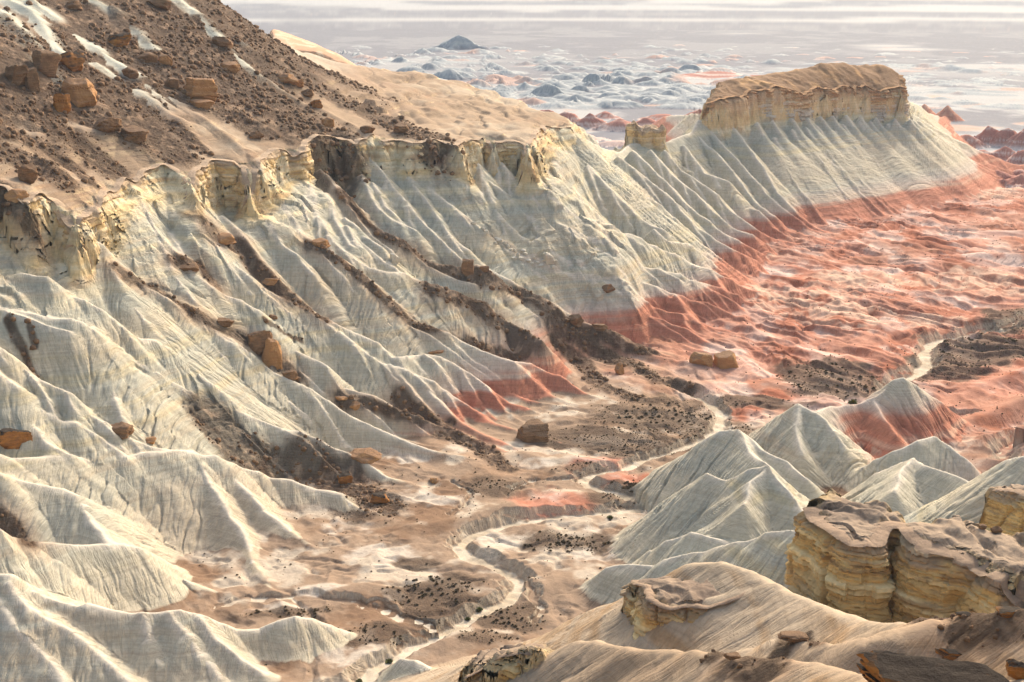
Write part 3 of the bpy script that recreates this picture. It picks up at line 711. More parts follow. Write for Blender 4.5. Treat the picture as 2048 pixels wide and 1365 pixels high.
SCRUB = P3("1330,835,150,45 1230,880,170,30 1690,755,150,40 1960,695,120,30 1900,720,80,30 870,1180,110,45 900,1215,110,30 1130,1085,140,30 1020,1235,70,40 1520,800,120,14 580,1222,100,12 1270,985,90,18 "
           "730,1270,90,30 880,1245,60,20 1240,1000,80,14 980,975,70,20 700,1005,60,30 1180,940,60,12 970,1270,80,20 1480,860,40,20 1400,880,60,20 2030,650,60,25 1600,810,60,12 830,1130,60,20")
WHITE = P3("870,1160,40,26 690,1285,100,42 1010,1082,70,20 1200,1110,80,24 1210,882,70,12 830,995,70,22 720,1010,60,25 1240,1150,60,20 1560,590,150,25 1630,620,170,20 1750,560,120,18 1950,560,120,25 1980,380,90,16 "
           "1700,640,160,16 1500,470,60,14 1850,640,80,14 1060,925,50,10 1180,1060,40,14 1780,840,70,20 1900,880,60,20 640,1175,60,14 780,1190,40,14 770,1115,100,32 700,1060,60,20 560,1215,80,16 880,1000,70,18 960,900,80,16 830,905,60,16 1290,880,60,10")
REDB = P3("1110,1000,90,30 1190,925,70,24 1380,930,80,24 1500,825,60,20 1560,790,90,14 1260,960,60,16 1420,770,90,20")
scr = np.zeros(X.shape, f32); wht = np.zeros(X.shape, f32); redb = np.zeros(X.shape, f32)
for q in SCRUB: scr = np.maximum(scr, 1 - sst(0.7, 1.1, blob(*q) + 0.5 * nz + 0.4 * nzb))
nzf = fbm2(X / 9, Y / 9, 408, 6, .65)
for q in WHITE: wht = np.maximum(wht, 1 - sst(0.65, 1.0, blob(*q) + 0.7 * nzf + 0.4 * nzb))
for q in REDB: redb = np.maximum(redb, 1 - sst(0.5, 1.2, blob(*q) + 0.4 * nz + 0.3 * nzb))

# ------------------------------------------------------------------ colours of the ground itself
def C(*v): return np.array(v, f32)
def mix(a, b, m): return a + (b - a) * m[..., None]
PALE, PALE2, CREAM, WARM = C(.475, .418, .312), C(.42, .40, .32), C(.49, .42, .272), C(.45, .36, .258)
RED, RED2, PINK = C(.46, .175, .105), C(.36, .135, .08), C(.62, .39, .27)
YEL, YEL2, OCH = C(.62, .47, .25), C(.66, .57, .38), C(.46, .30, .15)
BRN, BRN2, TAN = C(.07, .044, .03), C(.125, .08, .052), C(.40, .31, .235)
SALT = C(.60, .52, .43)
zz = Z + 0.8 * n2(X / 60, Y / 60, 500) + 0.02 * X
s1 = n3(X / 400, Y / 400, zz / 2.2, 501); s2 = n3(X / 200, Y / 200, zz / 0.8, 502); s3 = n3(X / 500, Y / 500, zz / 7, 503)
big = fbm2(X / 70, Y / 70, 504, 3)
col = np.broadcast_to(PALE, X.shape + (3,)).copy()
col = mix(col, PALE2, sst(-.3, .6, s3 + big * .5)); col = mix(col, CREAM, 0.8 * sst(.0, .7, s1 * .6 + s2 * .4 + .3 * s3))
col = mix(col, WARM, 0.55 * sst(0.1, .6, big + 0.35 * s2))
hillr = reg == 1
col = mix(col, YEL2, hillr * sst(40, 60, zz) * 0.6 * sst(-.2, .5, s1 + .5 * s2))
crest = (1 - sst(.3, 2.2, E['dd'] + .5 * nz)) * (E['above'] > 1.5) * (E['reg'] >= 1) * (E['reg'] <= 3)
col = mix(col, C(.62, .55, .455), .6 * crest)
# red beds low in the section
zr = 12.5 * sst(0, 1, (Y - 340 + 0.5 * X) / 210) + 2.2 * fbm2(X / 40, Y / 40, 505, 3) * sst(380, 480, Y)
zr = np.where(reg == 2, 13.0, zr); zr = np.where((reg == 3), 11 * sst(0, 1, ((Y - 385) + 1.2 * (X - 95)) / 70), zr)
rm = 1 - sst(-2.0, 2.0, Z - zr + 2.2 * s1 + 1.3 * s2 + 1.2 * nzb)
rm = rm * sst(0.5, 4, zr) * ((reg >= 1) & (reg <= 3))
redc = mix(mix(np.broadcast_to(RED, col.shape), RED2, sst(-.2, .6, s2)), PINK, 0.75 * sst(.05, .6, s1))
col = mix(col, redc, rm * 0.93)
pink = (1 - sst(0, 9, Z - zr + 1.5 * s1)) * (zr > 3) * ((reg >= 1) & (reg <= 3)) * (1 - rm)
col = mix(col, C(.58, .42, .34), 0.55 * pink)
# valley floor
flo = reg == 0
fr_ = np.clip(E['redz'] + 0.4 * nzb, 0, 1); fr_ = np.maximum(fr_ * sst(-.1, .4, E['redz'] + 0.0), redb)
tanf = mix(mix(np.broadcast_to(C(.32, .225, .155), col.shape), C(.51, .425, .33), sst(.0, .3, nzb * .7 + .7 * nz)), C(.235, .145, .09), sst(.0, .3, fbm2(X / 30, Y / 30, 511, 6, .62)))
rn = fbm2(X / 13, Y / 22, 512, 4)
redf = mix(mix(np.broadcast_to(C(.49, .225, .15), col.shape), C(.37, .13, .072), sst(.0, .4, rn)), C(.66, .47, .385), sst(-.02, .36, -rn + .5 * nzb))
fcol = mix(tanf, redf, fr_)
sx = sst(.1, .8, E['st1'] + .5 * E['st2'] + .6 * nz)
redf = mix(redf, C(.38, .155, .10), .6 * sst(.2, .9, E['st1'] * .8 - .5 * rn)); redf = mix(redf, C(.66, .47, .38), .6 * sst(.2, .8, -E['st2'] * .6 + nz))
fcol = mix(tanf, redf, fr_)
fcol = mix(fcol, mix(np.broadcast_to(SALT, col.shape), C(.64, .435, .315), np.clip(E['redz'] * 1.3, 0, 1)), wht * (0.8 - .35 * np.clip(E['redz'], 0, 1) * (1 - sx)) * sst(-.45, .15, fbm2(X / 4, Y / 6, 409, 4))); fcol = mix(fcol, mix(np.broadcast_to(C(.115, .078, .054), col.shape), C(.20, .135, .09), sst(-.3, .5, nz)), scr * 0.85)
fcol = fcol * (.8 + .06 * np.clip(E['redz'], 0, 1))[..., None]
fm = np.clip(1 - E['above'] / np.where((Y < 352) & (X < -5), .7, 1.2 - .3 * E['redz']) + .5 * nz, 0, 1) * (reg <= 3) * (E['bid'] < 0)
fm = np.where(flo, 1.0, fm)
# the toe of the spurs keeps its own colour on the terraces traced as ridges
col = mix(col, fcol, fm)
# river sand
bed = (E['dch'] < 12) * (1 - sst(-0.2, 0.7, E['dch'] + .25 * nz)) * (Z < 1.2)
bankm = (E['dch'] < 6) * sst(0.2, 0.8, E['dch']) * (1 - sst(2.5, 4.5, E['dch'])) * (Z < 5) * sst(.12, .3, steep)
col = mix(col, C(.52, .44, .33), 0.5 * bankm)
col = mix(col, mix(np.broadcast_to(C(.54, .46, .355), col.shape), C(.42, .345, .25), sst(-.2, .3, nz)), bed)
# cliffs, tops, debris
b = E['bid']
cliffm = E['cliff'] * (b >= 0)
yc = mix(np.broadcast_to(YEL, col.shape), YEL2, sst(-.2, .5, s1 + .6 * s2)); yc = mix(yc, OCH, 0.8 * sst(.2, .65, n3(X / 12, Y / 12, zz / 1.3, 520) + .3 * s2)); yc = mix(yc, C(.62, .58, .47), 0.5 * sst(.1, .6, fbm3(X / 10, Y / 10, Z / 10, 521)))
nearb = (b >= 3) & (b <= 6)
ycn = mix(mix(np.broadcast_to(C(.52, .36, .16), col.shape), C(.62, .50, .27), sst(-.1, .5, s1 + s2 * .7)), C(.27, .175, .095), sst(.1, .7, fbm3(X / 6, Y / 6, zz / .7, 523)) * .8)
ycn = mix(ycn, C(.50, .47, .36), (b == 3) * (1 - sst(52, 60, Z + 2 * nzb)) * 0.7)
col = mix(col, yc, cliffm * (b <= 2) + 0 * cliffm); col = mix(col, ycn, np.clip(E['cliff'] * 1.4, 0, 1) * nearb)
col = mix(col, C(.55, .33, .20), cliffm * (b == 7) * .7)
tp = E['top']
tcol = mix(mix(np.broadcast_to(C(.30, .215, .142), col.shape), C(.38, .30, .215), sst(-.1, .5, big + .6 * nz)), C(.29, .195, .125), sst(.1, .55, nzb + .4 * s2))
tcol = mix(tcol, C(.58, .45, .27), 0.5 * sst(.2, .6, s2 + .4 * s1) * sst(.08, .25, steep))
upp = sst(92, 108, Z + 6 * nzb) * (b <= 0) * sst(8, 3, E['ud']) 
tcol = np.where((b <= 0)[..., None], mix(tcol, C(.33, .235, .165), .7 * sst(84, 100, Z + 8 * nzb)), tcol)
tcol = mix(tcol, C(.52, .51, .42), 0.9 * upp)
mesat = mix(np.broadcast_to(C(.22, .13, .07), col.shape), C(.38, .225, .105), sst(.0, .4, fbm2(X / 12, Y / 12, 530)))
neart = mix(np.broadcast_to(C(.30, .225, .16), col.shape), C(.21, .155, .115), sst(-.1, .5, nzb + .5 * nz)); neart = mix(neart, C(.50, .36, .18), sst(.25, .6, fbm2(X / 7, Y / 7, 531)) * .6)
tcol = np.where((b == 1)[..., None], mesat, tcol); tcol = np.where(nearb[..., None], neart, tcol)
tcol = np.where((b == 7)[..., None], mix(np.broadcast_to(C(.50, .30, .19), col.shape), C(.58, .46, .33), sst(-.1, .4, nz)), tcol)
capz = (b == 1) * sst(-1, 2, Z - (64 + 3 * nzb + 2 * s2)); col = mix(col, C(.50, .33, .19), .75 * capz * cliffm)
col = mix(col, tcol, tp)
n4 = (reg == 4) & (b < 0)
nc_ = mix(mix(np.broadcast_to(C(.40, .315, .225), col.shape), C(.31, .225, .15), sst(-.2, .4, big + nzb * .5)), C(.36, .225, .115), .75 * sst(-.1, .4, n3(X / 60, Y / 60, (zz + .15 * X) / 1.6, 533) + .4 * nzb) * sst(.08, .25, steep))
col = np.where(n4[..., None], nc_, col)
col = mix(col, C(.36, .24, .155), .55 * stain)
dcol = mix(mix(np.broadcast_to(BRN, col.shape), BRN2, sst(-.3, .4, nz)), C(.30, .20, .13), sst(.15, .6, fbm2(X / 2.5, Y / 2.5, 540, 3)))
col = mix(col, dcol, np.clip(deb, 0, 1) * (0.75 + 0.25 * sst(-.3, .3, nz)))
wm = (1 - sst(.5, 1.2, WHT + .3 * nz)); col = mix(col, C(.50, .40, .30), wm * .6)
# plain
pl = reg == 6
R_ = np.hypot(X, Y); lr = np.log(R_ / 1500)
pn = fbm2(X / 170, Y / 260, 550, 5, .55); pn2 = fbm2(X / 30, Y / 45, 560, 3)
whitef = sst(-.05, .25, pn + .35 * pn2 + .18 * (1 - sst(1700, 2300, R_)) - 0.10 * sst(2200, 3000, R_))
band = sst(.15, .32, fbm2(X / 900, Y / 420, 570, 4) + .12 * sst(2600, 6000, R_)); whitef = np.maximum(whitef * (1 - .75 * sst(2000, 2600, R_)), band * sst(2000, 2500, R_))
pcol = mix(np.broadcast_to(C(.16, .16, .18), col.shape), C(.34, .335, .33), whitef); pcol = mix(pcol, C(.46, .30, .22), .7 * sst(.25, .5, fbm2(X / 60, Y / 60, 580, 3)) * (R_ < 1900))
mcol = mix(np.broadcast_to(C(.27, .29, .30), col.shape), C(.36, .37, .365), sst(-.3, .3, s2)); mcol = mix(mcol, C(.42, .26, .20), .8 * sst(.2, .5, fbm2(X / 90, Y / 90, 581, 2)))
pcol = mix(pcol, mcol, sst(.02, .3, E['mh'] + .15 * nz))
col = np.where(pl[..., None], pcol, col)
m7 = reg == 7
rc7 = mix(mix(np.broadcast_to(C(.36, .16, .12), col.shape), C(.56, .42, .36), sst(.0, .5, s1 + .4 * s2)), C(.62, .55, .5), .8 * (1 - sst(.05, .3, E['mh'])))
col = np.where(m7[..., None], rc7, col)
col = col * (1 + 0.05 * n2(X / 1.3, Y / 1.3, 590))[..., None]

# rubbly relief where the debris lies
Z = Z + deb * (0.45 * np.abs(fbm2(X / 2.2, Y / 2.2, 600, 3)) + 0.25 * n2(X / .9, Y / .9, 601)) * sst(60, 200, R_)
N = grid_normals(X, Y, Z)
print('colours', round(time.time() - T0, 1))

# ------------------------------------------------------------------ materials
def new_mat(name):
    m = bpy.data.materials.new(name); m.use_nodes = True; nt = m.node_tree; nt.nodes.clear()
    return m, nt
def nd(nt, t, **k):
    n = nt.nodes.new(t)
    for a, v in k.items():
        if hasattr(n, a): setattr(n, a, v)
        else: n.inputs[a.replace('_', ' ')].default_value = v
    return n
def ground_material(name, bump=0.5, strata=0.17):
    m, nt = new_mat(name); L = nt.links
    out = nd(nt, 'ShaderNodeOutputMaterial'); bs = nd(nt, 'ShaderNodeBsdfPrincipled', Roughness=0.95)
    bs.inputs['Specular IOR Level'].default_value = 0.1
    at = nd(nt, 'ShaderNodeAttribute', attribute_name='ground_colour'); rk = nd(nt, 'ShaderNodeAttribute', attribute_name='rubble')
    geo = nd(nt, 'ShaderNodeNewGeometry'); mp = nd(nt, 'ShaderNodeMapping'); mp.inputs['Scale'].default_value = (.012, .012, 2.2)
    L.new(geo.outputs['Position'], mp.inputs['Vector'])
    st = nd(nt, 'ShaderNodeTexNoise', Scale=1.0, Detail=4.0); st.inputs['Roughness'].default_value = .7; L.new(mp.outputs[0], st.inputs['Vector'])
    fn = nd(nt, 'ShaderNodeTexNoise', Scale=0.9, Detail=6.0); fn.inputs['Roughness'].default_value = .65; L.new(geo.outputs['Position'], fn.inputs['Vector'])
    r1 = nd(nt, 'ShaderNodeMapRange'); r1.inputs['From Min'].default_value = .3; r1.inputs['From Max'].default_value = .7
    r1.inputs['To Min'].default_value = 1 - strata; r1.inputs['To Max'].default_value = 1 + strata * .5; L.new(st.outputs[0], r1.inputs[0])
    sep = nd(nt, 'ShaderNodeSeparateXYZ'); L.new(geo.outputs['Normal'], sep.inputs[0])
    # beds show only where a slope cuts across them
    r0 = nd(nt, 'ShaderNodeMapRange'); r0.inputs['From Min'].default_value = .97; r0.inputs['From Max'].default_value = .82; L.new(sep.outputs['Z'], r0.inputs[0])
    mx1 = nd(nt, 'ShaderNodeMix', data_type='FLOAT'); L.new(r0.outputs[0], mx1.inputs[0]); mx1.inputs[2].default_value = 1.0; L.new(r1.outputs[0], mx1.inputs[3])
    r2 = nd(nt, 'ShaderNodeMapRange'); r2.inputs['From Min'].default_value = .3; r2.inputs['From Max'].default_value = .7
    r2.inputs['To Min'].default_value = .86; r2.inputs['To Max'].default_value = 1.12; L.new(fn.outputs[0], r2.inputs[0])
    ml = nd(nt, 'ShaderNodeMath', operation='MULTIPLY'); L.new(mx1.outputs[0], ml.inputs[0]); L.new(r2.outputs[0], ml.inputs[1])
    vm = nd(nt, 'ShaderNodeVectorMath', operation='SCALE'); L.new(at.outputs['Color'], vm.inputs[0]); L.new(ml.outputs[0], vm.inputs['Scale'])
    L.new(vm.outputs[0], bs.inputs['Base Color'])
    fb = nd(nt, 'ShaderNodeTexNoise', Scale=1.6, Detail=7.0); fb.inputs['Roughness'].default_value = .7; L.new(geo.outputs['Position'], fb.inputs['Vector'])
    ad = nd(nt, 'ShaderNodeMath', operation='MULTIPLY_ADD'); L.new(rk.outputs['Fac'], ad.inputs[0]); ad.inputs[1].default_value = .8; ad.inputs[2].default_value = bump * .6
    bm = nd(nt, 'ShaderNodeBump', Distance=.6); L.new(ad.outputs[0], bm.inputs['Strength']); L.new(fb.outputs[0], bm.inputs['Height'])
    bm2 = nd(nt, 'ShaderNodeBump', Distance=.25, Strength=.35); L.new(st.outputs[0], bm2.inputs['Height']); L.new(bm.outputs[0], bm2.inputs['Normal'])
    # fine rills following the fall of the slope
    rl = nd(nt, 'ShaderNodeAttribute', attribute_name='rill'); rn = nd(nt, 'ShaderNodeTexNoise', Scale=1.35, Detail=5.0, Distortion=.4); rn.inputs['Roughness'].default_value = .65; L.new(rl.outputs['Vector'], rn.inputs['Vector'])
    rr_ = nd(nt, 'ShaderNodeMapRange'); rr_.inputs['From Min'].default_value = .36; rr_.inputs['From Max'].default_value = .54; L.new(rn.outputs[0], rr_.inputs[0])
    bm3 = nd(nt, 'ShaderNodeBump', Distance=.5); sm_ = nd(nt, 'ShaderNodeMath', operation='MULTIPLY'); L.new(r0.outputs[0], sm_.inputs[0]); sm_.inputs[1].default_value = .5; L.new(sm_.outputs[0], bm3.inputs['Strength']); L.new(rr_.outputs[0], bm3.inputs['Height']); L.new(bm2.outputs[0], bm3.inputs['Normal'])
    L.new(bm3.outputs[0], bs.inputs['Normal']); L.new(bs.outputs[0], out.inputs['Surface'])
    return m

GM = ground_material('layered_clay')
PM = ground_material('salt_plain', bump=.2, strata=.1)
COLL = bpy.context.scene.collection

def grid_object(name, sel, mat, label=None, cat=None):
    """cells of the ground whose region is in sel become one object"""
    fr = np.isin(FREG, sel); jj, ii = np.nonzero(fr)
    quad = np.stack([jj * NRT + ii, (jj + 1) * NRT + ii, (jj + 1) * NRT + ii + 1, jj * NRT + ii + 1], 1)
    used = np.unique(quad); rem = np.full(NC * NRT, -1, np.int32); rem[used] = np.arange(len(used)); quad = rem[quad]
    me = bpy.data.meshes.new(name); me.vertices.add(len(used)); me.loops.add(quad.size); me.polygons.add(len(quad))
    co = np.stack([X, Y, Z], -1).reshape(-1, 3)[used].astype(f32)
    me.vertices.foreach_set('co', co.ravel()); me.loops.foreach_set('vertex_index', quad.astype(np.int32).ravel())
    me.polygons.foreach_set('loop_start', np.arange(0, quad.size, 4, dtype=np.int32)); me.polygons.foreach_set('loop_total', np.full(len(quad), 4, np.int32))
    me.polygons.foreach_set('use_smooth', np.ones(len(quad), bool))
    me.update(calc_edges=True)
    a = me.attributes.new('ground_colour', 'FLOAT_COLOR', 'POINT')
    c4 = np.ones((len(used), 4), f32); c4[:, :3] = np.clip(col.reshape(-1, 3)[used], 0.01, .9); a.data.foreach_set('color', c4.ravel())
    a = me.attributes.new('rill', 'FLOAT_VECTOR', 'POINT'); rv_ = np.stack([E['uu'] + E['idd'] * 5.3, E['dd'] * .16 + 0 * E['uu'], E['idd'] * 3.1], -1).reshape(-1, 3)[used].astype(f32); a.data.foreach_set('vector', rv_.ravel())
    a = me.attributes.new('rubble', 'FLOAT', 'POINT'); a.data.foreach_set('value', np.maximum(deb, .6 * scr * flo).ravel()[used].astype(f32))
    me.normals_split_custom_set_from_vertices(N.reshape(-1, 3)[used].astype(f32))
    me.materials.append(mat)
    o = bpy.data.objects.new(name, me); COLL.objects.link(o); o['kind'] = 'structure'
    if label: o['label'] = label
    if cat: o['category'] = cat
    return o
vr = reg.copy(); vr[(bed > .5) & (reg == 0)] = 8
FREG = vr[:-1, :-1]
grid_object('valley_floor', [0], GM)
grid_object('dry_riverbed', [8], GM)
grid_object('hillside', [1, 5], GM)
grid_object('mesa_hill', [2], GM)
grid_object('clay_hills', [3], GM)
grid_object('foreground_hill', [4], GM)
grid_object('plain', [6], PM)
grid_object('red_hills', [7], PM)
print('meshes', round(time.time() - T0, 1))

# ------------------------------------------------------------------ rock walls of the cliffs, built course by course
def zat(x, y):
    az = np.arctan2(x, y); r = np.hypot(x, y); jf = np.clip(np.interp(az, AZ, np.arange(NC)), 0, NC - 1.001); j0 = jf.astype(int); t = jf - j0
    o = np.empty(len(x))
    for n in range(len(x)):
        a = np.interp(r[n], RR[j0[n]], Z[j0[n]]); b2 = np.interp(r[n], RR[j0[n] + 1], Z[j0[n] + 1]); o[n] = a * (1 - t[n]) + b2 * t[n]
    return o
def wall(k, nfront, h, step, dz, name, label, cat, kind, wob, tb, bw, amp, dip, batter, seed, pal, closed=False, capw=1.0):
    B = BODIES[k]; P = B.poly[:nfront] if not closed else np.concatenate([B.poly, B.poly[:1]])
    L = np.concatenate([[0], np.cumsum(np.hypot(*np.diff(P, axis=0).T))]); sv = np.arange(0, L[-1], step)
    x = np.interp(sv, L, P[:, 0]); y = np.interp(sv, L, P[:, 1])
    sm = max(1, int(1.6 / step)); ker = np.ones(2 * sm + 1) / (2 * sm + 1)
    def smooth(v): return np.convolve(np.pad(v, sm, mode='edge'), ker, 'valid')
    x, y = smooth(x), smooth(y)
    w3 = int(3 / step); tx = smooth(np.gradient(x)); ty = smooth(np.gradient(y)); l = np.hypot(tx, ty) + 1e-9; nx, ny = ty / l, -tx / l
    mid = len(x) // 2
    flip = np.mean(signed(B.poly, (x + nx * 1.5).astype(f32), (y + ny * 1.5).astype(f32)) > 0) > .5
    if flip: nx, ny = -nx, -ny
    off = wob * fbm2(sv / 14, sv * 0, seed, 3) * 1.6 + .35 * wob * cell2(sv / 3.2, sv * 0 + .5, seed + 1)
    x = x + nx * off; y = y + ny * off
    dn = 1.7 if k in (4, 5) else 2.7; top = smooth(zat(x - nx * dn, y - ny * dn))
    nrow = int((h + 4) / dz); zr_ = np.arange(nrow) * dz
    S = sv[:, None] + 0 * zr_[None]; ZZ = top[:, None] - .35 - zr_[None]; D = 0 * S + zr_[None]
    zq = ZZ + dip * S + .7 * n2(S / 18, S * 0, seed + 2)
    zl = zq / tb + .35 * n2(S / 7, zq / 3, seed + 3); lay = np.floor(zl).astype(np.int32); f = zl - lay; o0 = lay * 0
    rl = _hash(lay, o0, _Z0, seed + 4); rl2 = _hash(np.floor(zq / tb * 3.1).astype(np.int32), o0, _Z0, seed + 5)
    g4 = np.floor_divide(lay, 3); blk = _hash(np.floor((S + 4 * _hash(g4, o0, _Z0, seed + 6)) / bw).astype(np.int32), g4, _Z0, seed + 7)
    blk2 = _hash(np.floor((S + 9 * rl) / (bw * .4)).astype(np.int32), lay, _Z0, seed + 8)
    crk = np.abs(n2(S / (bw * 1.7) + .25 * n2(zq / 2.5, S * 0, seed + 9), zq / 30, seed + 10)); crack = np.clip(1 - crk / .07, 0, 1)
    pil = n2(S / 6, zq / 40, seed + 11)
    dsp = amp * (.55 * rl * (.5 + .5 * n2(S / 6, lay * 3.3, seed + 12)) + .16 * rl2 + .45 * blk + .18 * blk2 - .5 * sst(.78, .95, f) + .75 * pil - 1.5 * crack + .35 * fbm2(S / 1.3, zq / .8, seed + 13, 3)) + batter * D
    dsp = dsp - amp * .9 * (1 - sst(0, 1.2, D))
    Xw = x[:, None] + nx[:, None] * dsp; Yw = y[:, None] + ny[:, None] * dsp
    # the lip folds back over the top of the rock
    li = np.array([4.2, 3.2, 2.2, 1.4, .8, .35]) * (.5 if k in (4, 5) else 1); lz = np.array([-.9, -.12, .06, .06, .02, -.15])
    Xl = x[:, None] - nx[:, None] * li; Yl = y[:, None] - ny[:, None] * li; rg = .22 * fbm2(S[:, :6] / 1.1, li[None] + 0 * S[:, :6], seed + 14, 3)
    Zi = np.stack([smooth(zat(x - nx * max(v, dn), y - ny * max(v, dn))) for v in li], 1)
    Zl = Zi + lz[None] + rg * .5 * (li[None] < 3)
    Xw = np.concatenate([Xl, Xw], 1); Yw = np.concatenate([Yl, Yw], 1); Zw = np.concatenate([Zl, ZZ], 1); nl = len(li)
    cA, cB, cC, cD, cTop = [np.array(c, f32) for c in pal]
    cc = mix(np.broadcast_to(cA, ZZ.shape + (3,)), cB, sst(-.3, .6, rl + .5 * rl2))
    cc = mix(cc, cC, .75 * sst(.1, .6, fbm2(S / 6, zq / 1.2, seed + 15, 3) + .3 * rl2))
    cc = mix(cc, cD, sst(.35, .95, D / h + .25 * n2(S / 8, zq / 4, seed + 16)) * .9)
    cc = mix(cc, cTop, (.8 if capw == 1 else .9) * (1 - sst(.6 * capw, 2.6 * capw, D + 1.2 * capw ** .5 * n2(S / 4, zq, seed + 17))))
    ct = np.broadcast_to(cTop, (len(sv), nl, 3)) * (1 + .15 * rg[..., None] * 3)
    cc = np.concatenate([ct, cc], 1)
    ns, nr_ = Xw.shape; V = np.stack([Xw, Yw, Zw], -1).reshape(-1, 3)
    a = (np.arange(ns - 1)[:, None] * nr_ + np.arange(nr_ - 1)[None]).ravel(); q = np.stack([a, a + nr_, a + nr_ + 1, a + 1], 1)
    e1 = V[q[:, 1]] - V[q[:, 0]]; e2 = V[q[:, 3]] - V[q[:, 0]]; nn = np.cross(e1, e2); outw = np.repeat(np.stack([nx, ny, 0 * nx + .5], -1)[:-1, None], nr_ - 1, 1).reshape(-1, 3)
    if (nn * outw).sum() < 0: q = q[:, ::-1]
    me = bpy.data.meshes.new(name); me.vertices.add(len(V)); me.vertices.foreach_set('co', V.astype(f32).ravel()); me.loops.add(q.size); me.loops.foreach_set('vertex_index', q.astype(np.int32).ravel()); me.polygons.add(len(q))
    me.polygons.foreach_set('loop_start', np.arange(0, q.size, 4, dtype=np.int32)); me.polygons.foreach_set('loop_total', np.full(len(q), 4, np.int32)); me.polygons.foreach_set('use_smooth', np.ones(len(q), bool)); me.update(calc_edges=True)
    c4 = np.ones((len(V), 4), f32); c4[:, :3] = np.clip(cc.reshape(-1, 3), .01, .9); at = me.attributes.new('ground_colour', 'FLOAT_COLOR', 'POINT'); at.data.foreach_set('color', c4.ravel())
    at = me.attributes.new('rubble', 'FLOAT', 'POINT'); at.data.foreach_set('value', np.full(len(V), .35, f32))
    me.set_sharp_from_angle(angle=math.radians(50)); me.materials.append(GM)
    o = bpy.data.objects.new(name, me); COLL.objects.link(o); o['label'] = label; o['category'] = cat
    if kind: o['kind'] = kind
    return o
PH = [(.60, .43, .21), (.66, .52, .32), (.40, .25, .125), (.52, .46, .34), (.42, .31, .215)]
PMS = [(.60, .42, .22), (.62, .49, .32), (.42, .24, .11), (.50, .46, .38), (.36, .205, .10)]
PN = [(.60, .40, .16), (.70, .55, .29), (.30, .185, .09), (.58, .48, .28), (.30, .215, .15)]
wall(0, len(HILL_EDGE), 21, .5, .34, 'yellow_cliff', "long broken yellow cliff band under the brown debris slope", 'cliff', 'structure', 1.2, 1.5, 5.5, 1.0, .01, .14, 700, PH)
wall(1, len(ME) + 1, 17, .6, .4, 'mesa_cliff', "banded orange and cream cliff round the flat topped mesa", 'cliff', 'structure', 1.7, 2.2, 8.0, 1.7, .01, .1, 720, PMS, capw=2.6)
wall(2, 11, 14, .4, .3, 'rock_pinnacles', "small yellow rock pinnacles on the ridge left of the mesa", 'rock pinnacles', None, .6, 1.3, 3.0, .8, 0, .06, 740, PH, True)
wall(3, 13, 22, .2, .16, 'rock_outcrop', "large layered ochre outcrop with grey brown top at the lower right edge", 'rock outcrop', None, .5, .9, 3.6, 1.15, .06, .1, 760, PN)
wall(4, 8, 14, .2, .16, 'rock_outcrop', "stepped tan brown outcrop on the near ridge left of the large ochre outcrop", 'rock outcrop', None, .4, .7, 2.8, 1.0, .08, .1, 780, PN)
wall(5, 4, 14, .2, .16, 'rock_outcrop', "brown layered outcrop at the bottom centre edge of the photo", 'rock outcrop', None, .4, .7, 2.8, 1.0, .08, .1, 800, PN)
wall(6, 5, 12, .25, .2, 'rock_outcrop', "yellow brown outcrop at the right edge behind the large ochre outcrop", 'rock outcrop', None, .4, .8, 3.0, .7, .05, .1, 820, PN)
print('walls', round(time.time() - T0, 1))
